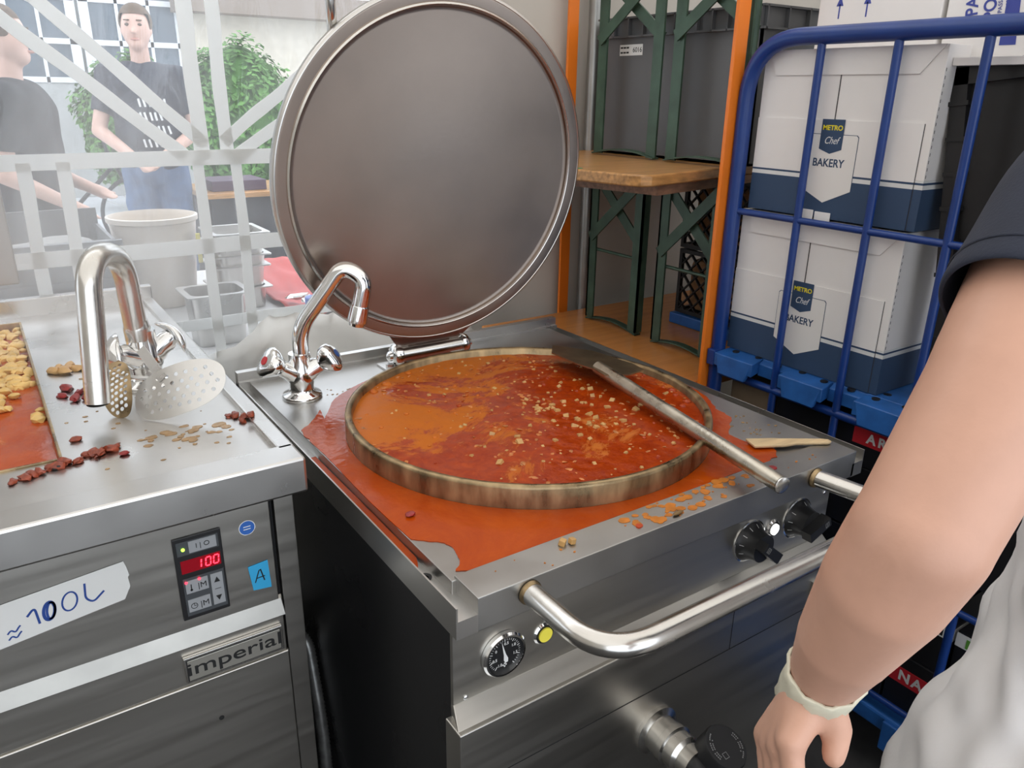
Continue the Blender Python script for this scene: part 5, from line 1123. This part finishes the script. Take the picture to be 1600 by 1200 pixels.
# bicycle
BK = thing('bicycle', (.35, 7.4, 0), 'dark bicycle parked outside between the two standing people', 'bicycle')
for x in (-.12, .92):
    bm = BM(); pts = [(x + .34 * math.cos(2 * PI * k / 40), 7.4, .35 + .34 * math.sin(2 * PI * k / 40)) for k in range(41)]; sweep(bm, pts, .018, 10, False); w = obj('wheel', bm, RUBBER, BK)
    bm = BM()
    for k in range(14): cyl(bm, (x, 7.4, .35), (x + .33 * math.cos(2 * PI * k / 14), 7.4, .35 + .33 * math.sin(2 * PI * k / 14)), .0025, seg=6)
    obj('spokes', bm, GALV, w)
bm = BM()
for a_, b_ in (((-.12, .35), (.25, .32)), ((.25, .32), (.12, .85)), ((.12, .80), (.70, .85)), ((.25, .32), (.72, .78)), ((-.12, .35), (.14, .78)), ((.92, .35), (.70, .92))): cyl(bm, (a_[0], 7.4, a_[1]), (b_[0], 7.4, b_[1]), .018, seg=12)
obj('bike_frame', bm, BIKE, BK); bm = BM(); box(bm, .0, .24, 7.34, 7.46, .93, .98, .01); cyl(bm, (.12, 7.4, .8), (.11, 7.4, .94), .014); obj('saddle', bm, RUBBER, BK)
bm = BM(); sweep(bm, fillet([(.62, 7.12, 1.04), (.70, 7.25, 1.03), (.68, 7.4, 1.0), (.70, 7.55, 1.03), (.62, 7.68, 1.04)], .05, 5), .013, 10); cyl(bm, (.70, 7.4, .9), (.68, 7.4, 1.0), .015); obj('handlebar', bm, BIKE, BK)
# cloth covered table outside with wooden board
T2 = thing('outdoor_table', (1.25, 5.2, 0), 'outdoor table under a dark cloth with a brown board on top', 'table')
bm = BM()
n = 80; ring0 = []; ring1 = []; ring2 = []
def rect(k, n, x0, x1, y0, y1):
    t_ = 4 * k / n; s_ = t_ % 1; i = int(t_) % 4
    return ((x0 + (x1 - x0) * s_, y0), (x1, y0 + (y1 - y0) * s_), (x1 - (x1 - x0) * s_, y1), (x0, y1 - (y1 - y0) * s_))[i]
for k in range(n):
    x, y = rect(k, n, .95, 2.0, 4.9, 5.5); f_ = .03 * math.sin(k * 1.3); ring0.append(bm.verts.new((x, y, .76))); ring1.append(bm.verts.new((x + f_ * .5, y - abs(f_) * .4, .45))); ring2.append(bm.verts.new((x + f_, y - abs(f_), .03)))
for k in range(n):
    j = (k + 1) % n; bm.faces.new((ring0[k], ring0[j], ring1[j], ring1[k])); bm.faces.new((ring1[k], ring1[j], ring2[j], ring2[k]))
bm.faces.new(ring0); o = obj('tablecloth', bm, DKCLOTH, T2, smooth=60)
bm = BM(); box(bm, .90, 2.05, 4.85, 5.55, .765, .80, .004); obj('board', bm, WOOD, T2, smooth=20)
bm = BM(); box(bm, .98, 1.35, 4.95, 5.3, .801, .87, .004); tag(obj('flower_box', bm, mat('dark purple box', (.06, .03, .06), .6), smooth=0, loc=(1.1, 5.1, .80)), 'low dark box on the brown board of the outdoor table', 'box')
# serving table right outside the clear sheet
T3 = thing('serving_table', (.1, 2.1, 0), 'pale sheet covered table standing just outside the clear tent sheet', 'table')
bm = BM(); box(bm, -1.4, 1.3, 1.52, 2.75, .715, .742, .003); obj('table_top', bm, WRAP, T3, smooth=0)
for x, y in ((-1.3, 1.6), (1.2, 1.6), (-1.3, 2.65), (1.2, 2.65)):
    bm = BM(); box(bm, x - .02, x + .02, y - .02, y + .02, 0, .715); obj('leg', bm, GALV, T3, smooth=0)
bm = BM(); lathe(bm, (.125, 2.28, .743), UP, [(.105, 0), (.112, .02), (.138, .285), (.146, .290), (.146, .305), (.138, .307), (.132, .29), (.108, .015), (.001, .012)], 56); TBt = tag(obj('plastic_tub', bm, TUB, loc=(.125, 2.28, .743), smooth=40), 'tall round off-white tub outside the sheet behind the tap', 'tub')
bm = BM(); box(bm, .225, .239, 2.12, 2.126, .90, 1.00, .002); tag(obj('yellow_strap', bm, YELP, smooth=0, loc=(.23, 2.12, .9)), 'short yellow strap hanging at the right side of the tub', 'strap')
def gn_pan(label, x, y, z, w, d, h, group=None):
    C = thing('gastronorm_pan', (x, y, z), label, 'steel pan', group)
    bm = BM(); r = .02
    def rr(w_, d_, zz, rad): return [bm.verts.new((x + sx_ * (w_ / 2 - rad) + rad * math.cos(a), y + sy_ * (d_ / 2 - rad) + rad * math.sin(a), zz)) for sx_, sy_, a0 in ((1, 1, 0), (-1, 1, 90), (-1, -1, 180), (1, -1, 270)) for a in [math.radians(a0 + 15 * k) for k in range(7)]]
    R_ = [rr(w - .03, d - .03, z, .02), rr(w - .012, d - .012, z + h - .004, .03), rr(w + .018, d + .018, z + h - .004, .012), rr(w + .018, d + .018, z + h, .012), rr(w - .016, d - .016, z + h, .03), rr(w - .036, d - .036, z + .003, .02)]
    for i in range(5):
        for k in range(28): bm.faces.new((R_[i][k], R_[i][(k + 1) % 28], R_[i + 1][(k + 1) % 28], R_[i + 1][k]))
    bm.faces.new(R_[0][::-1]); bm.faces.new(R_[5]); obj('pan_body', bm, STEEL, C, smooth=40); return C
gn_pan('empty rectangular steel pan outside the sheet beside the red cloth', .170, 1.72, .743, .168, .15, .155)
gp = gn_pan('lowest of the stacked steel pans next to the tub', .345, 2.12, .743, .17, .20, .075, 'stacked steel pans outside')
for k, w_ in enumerate(('second from below', 'third from below', 'fourth from below', 'topmost')): copy_thing(gp, (.345 + .004 * (k % 2), 2.12 - .003 * k, .743 + .076 + .0375 * (k) + .0), w_ + ' of the stacked steel pans next to the tub')
bm = BM(); N = 24; g = []
for i in range(N + 1): g.append([bm.verts.new((.445 + .28 * i / N, 1.80 + .62 * j / N, .746 + (.016 + .014 * noise.noise(V((i * .22, j * .22, 0)))) + (.10 * max(0, (j / N - .55)) * 1.5))) for j in range(N + 1)])
for i in range(N):
    for j in range(N): bm.faces.new((g[i][j], g[i + 1][j], g[i + 1][j + 1], g[i][j + 1]))
o = obj('red_cloth', bm, REDC, smooth=180, loc=(.5, 2.1, .745)); s = o.modifiers.new('s', 'SOLIDIFY'); s.thickness = .004; tag(o, 'red plastic cloth bunched on the serving table left of the lid', 'cloth')
for x, y, r_, lb in ((.49, 1.93, .3, 'upper crumpled foil piece on the red cloth'), (.51, 1.87, 1.2, 'lower crumpled foil piece on the red cloth')):
    bm = BM(); blob(bm, (x, y, .792), .028, (1.6, .7, .35), x * 50, .8, 2, r_); tag(obj('foil_scrap', bm, CHROME, smooth=0, loc=(x, y, .79)), lb, 'foil')
J = thing('jar', (.475, 1.72, .743), 'small jar with a blue lid left of the kettle tap spout', 'jar')
bm = BM(); lathe(bm, (.475, 1.72, .743), UP, [(.026, 0), (.028, .004), (.028, .07), (.025, .078)], 24); obj('jar_body', bm, mat('spice jar', (.30, .16, .07), .3), J)
bm = BM(); lathe(bm, (.475, 1.72, .812), UP, [(.029, 0), (.029, .022), (.026, .025)], 24); obj('jar_lid', bm, mat('blue lid', (.08, .14, .42), .4), J)
TR = thing('grey_tray_crate', (-.15, 2.10, .743), 'shallow grey crate with wide flange outside the sheet at the far left', 'crate')
bm = BM(); x0, x1, y0, y1, z0, z1 = -.42, -.045, 1.92, 2.28, .743, 1.035
hexa(bm, [(x0, y0, z0), (x1, y0, z0), (x1, y1, z0), (x0, y1, z0), (x0, y0, z0 + .18), (x1, y0, z0 + .18), (x1, y1, z0 + .18), (x0, y1, z0 + .18)]); obj('crate_block', bm, TRAYS, TR, smooth=0, bev=.004)
bm = BM()
for a_ in ((x0, x0 + .01, y0, y1), (x1 - .01, x1, y0, y1), (x0, x1, y0, y0 + .01), (x0, x1, y1 - .01, y1)): box(bm, *a_, z0 + .18, z1 + (.05 if a_[2] == y1 - .01 else 0))
box(bm, x0 - .02, x1 + .015, y0 - .02, y0, z1 - .015, z1); obj('crate_wall', bm, TRAYS, TR, smooth=0)
bm = BM(); blob(bm, (-.2, 2.1, .96), .16, (1, .9, .4), 8, .2, 3); obj('crate_content', bm, mat('pale sack', (.36, .35, .33), .8, 0, .3, 30, .5, 40), TR)

# ------------------------------------------------------------------ steam over the left pan and pot
def steam(name, label, x0, x1, y0, y1, z0, z1, dens, loc_scale):
    bm = BM(); box(bm, x0, x1, y0, y1, z0, z1)
    m = bpy.data.materials.new(name); m.use_nodes = True; n = m.node_tree.nodes; L = m.node_tree.links; n.remove(n['Principled BSDF'])
    vs = n.new('ShaderNodeVolumePrincipled'); vs.inputs['Color'].default_value = (.97, .97, .97, 1); vs.inputs['Anisotropy'].default_value = .3
    t_ = n.new('ShaderNodeTexCoord'); nz = n.new('ShaderNodeTexNoise'); nz.inputs['Scale'].default_value = loc_scale; nz.inputs['Detail'].default_value = 2; L.new(t_.outputs['Object'], nz.inputs[0])
    mr = n.new('ShaderNodeMapRange'); mr.inputs['From Min'].default_value = .38; mr.inputs['From Max'].default_value = .66; mr.inputs['To Max'].default_value = dens; L.new(nz.outputs['Fac'], mr.inputs[0])
    gs = n.new('ShaderNodeSeparateXYZ'); L.new(t_.outputs['Generated'], gs.inputs[0]); prod = mr.outputs[0]
    for ax_ in 'XYZ':
        a_ = n.new('ShaderNodeMath'); a_.operation = 'SUBTRACT'; a_.inputs[1].default_value = .5; L.new(gs.outputs[ax_], a_.inputs[0])
        b_ = n.new('ShaderNodeMath'); b_.operation = 'ABSOLUTE'; L.new(a_.outputs[0], b_.inputs[0])
        c_ = n.new('ShaderNodeMapRange'); c_.interpolation_type = 'SMOOTHSTEP'; c_.inputs['From Min'].default_value = .5; c_.inputs['From Max'].default_value = .22; L.new(b_.outputs[0], c_.inputs[0])
        d_ = n.new('ShaderNodeMath'); d_.operation = 'MULTIPLY'; L.new(prod, d_.inputs[0]); L.new(c_.outputs[0], d_.inputs[1]); prod = d_.outputs[0]
    L.new(prod, vs.inputs['Density']); L.new(vs.outputs[0], n['Material Output'].inputs['Volume'])
    o = obj(name, bm, m, smooth=0, loc=((x0 + x1) / 2, (y0 + y1) / 2, z0)); tag(o, label, 'steam', kind='stuff'); return o
steam('steam', 'white steam rising from the square pan of the left cooker', -.95, .16, .50, 1.36, .985, 1.60, 1.3, 3.0)
S.cycles.volume_step_rate = 4; S.cycles.volume_bounces = 1; S.cycles.volume_max_steps = 48
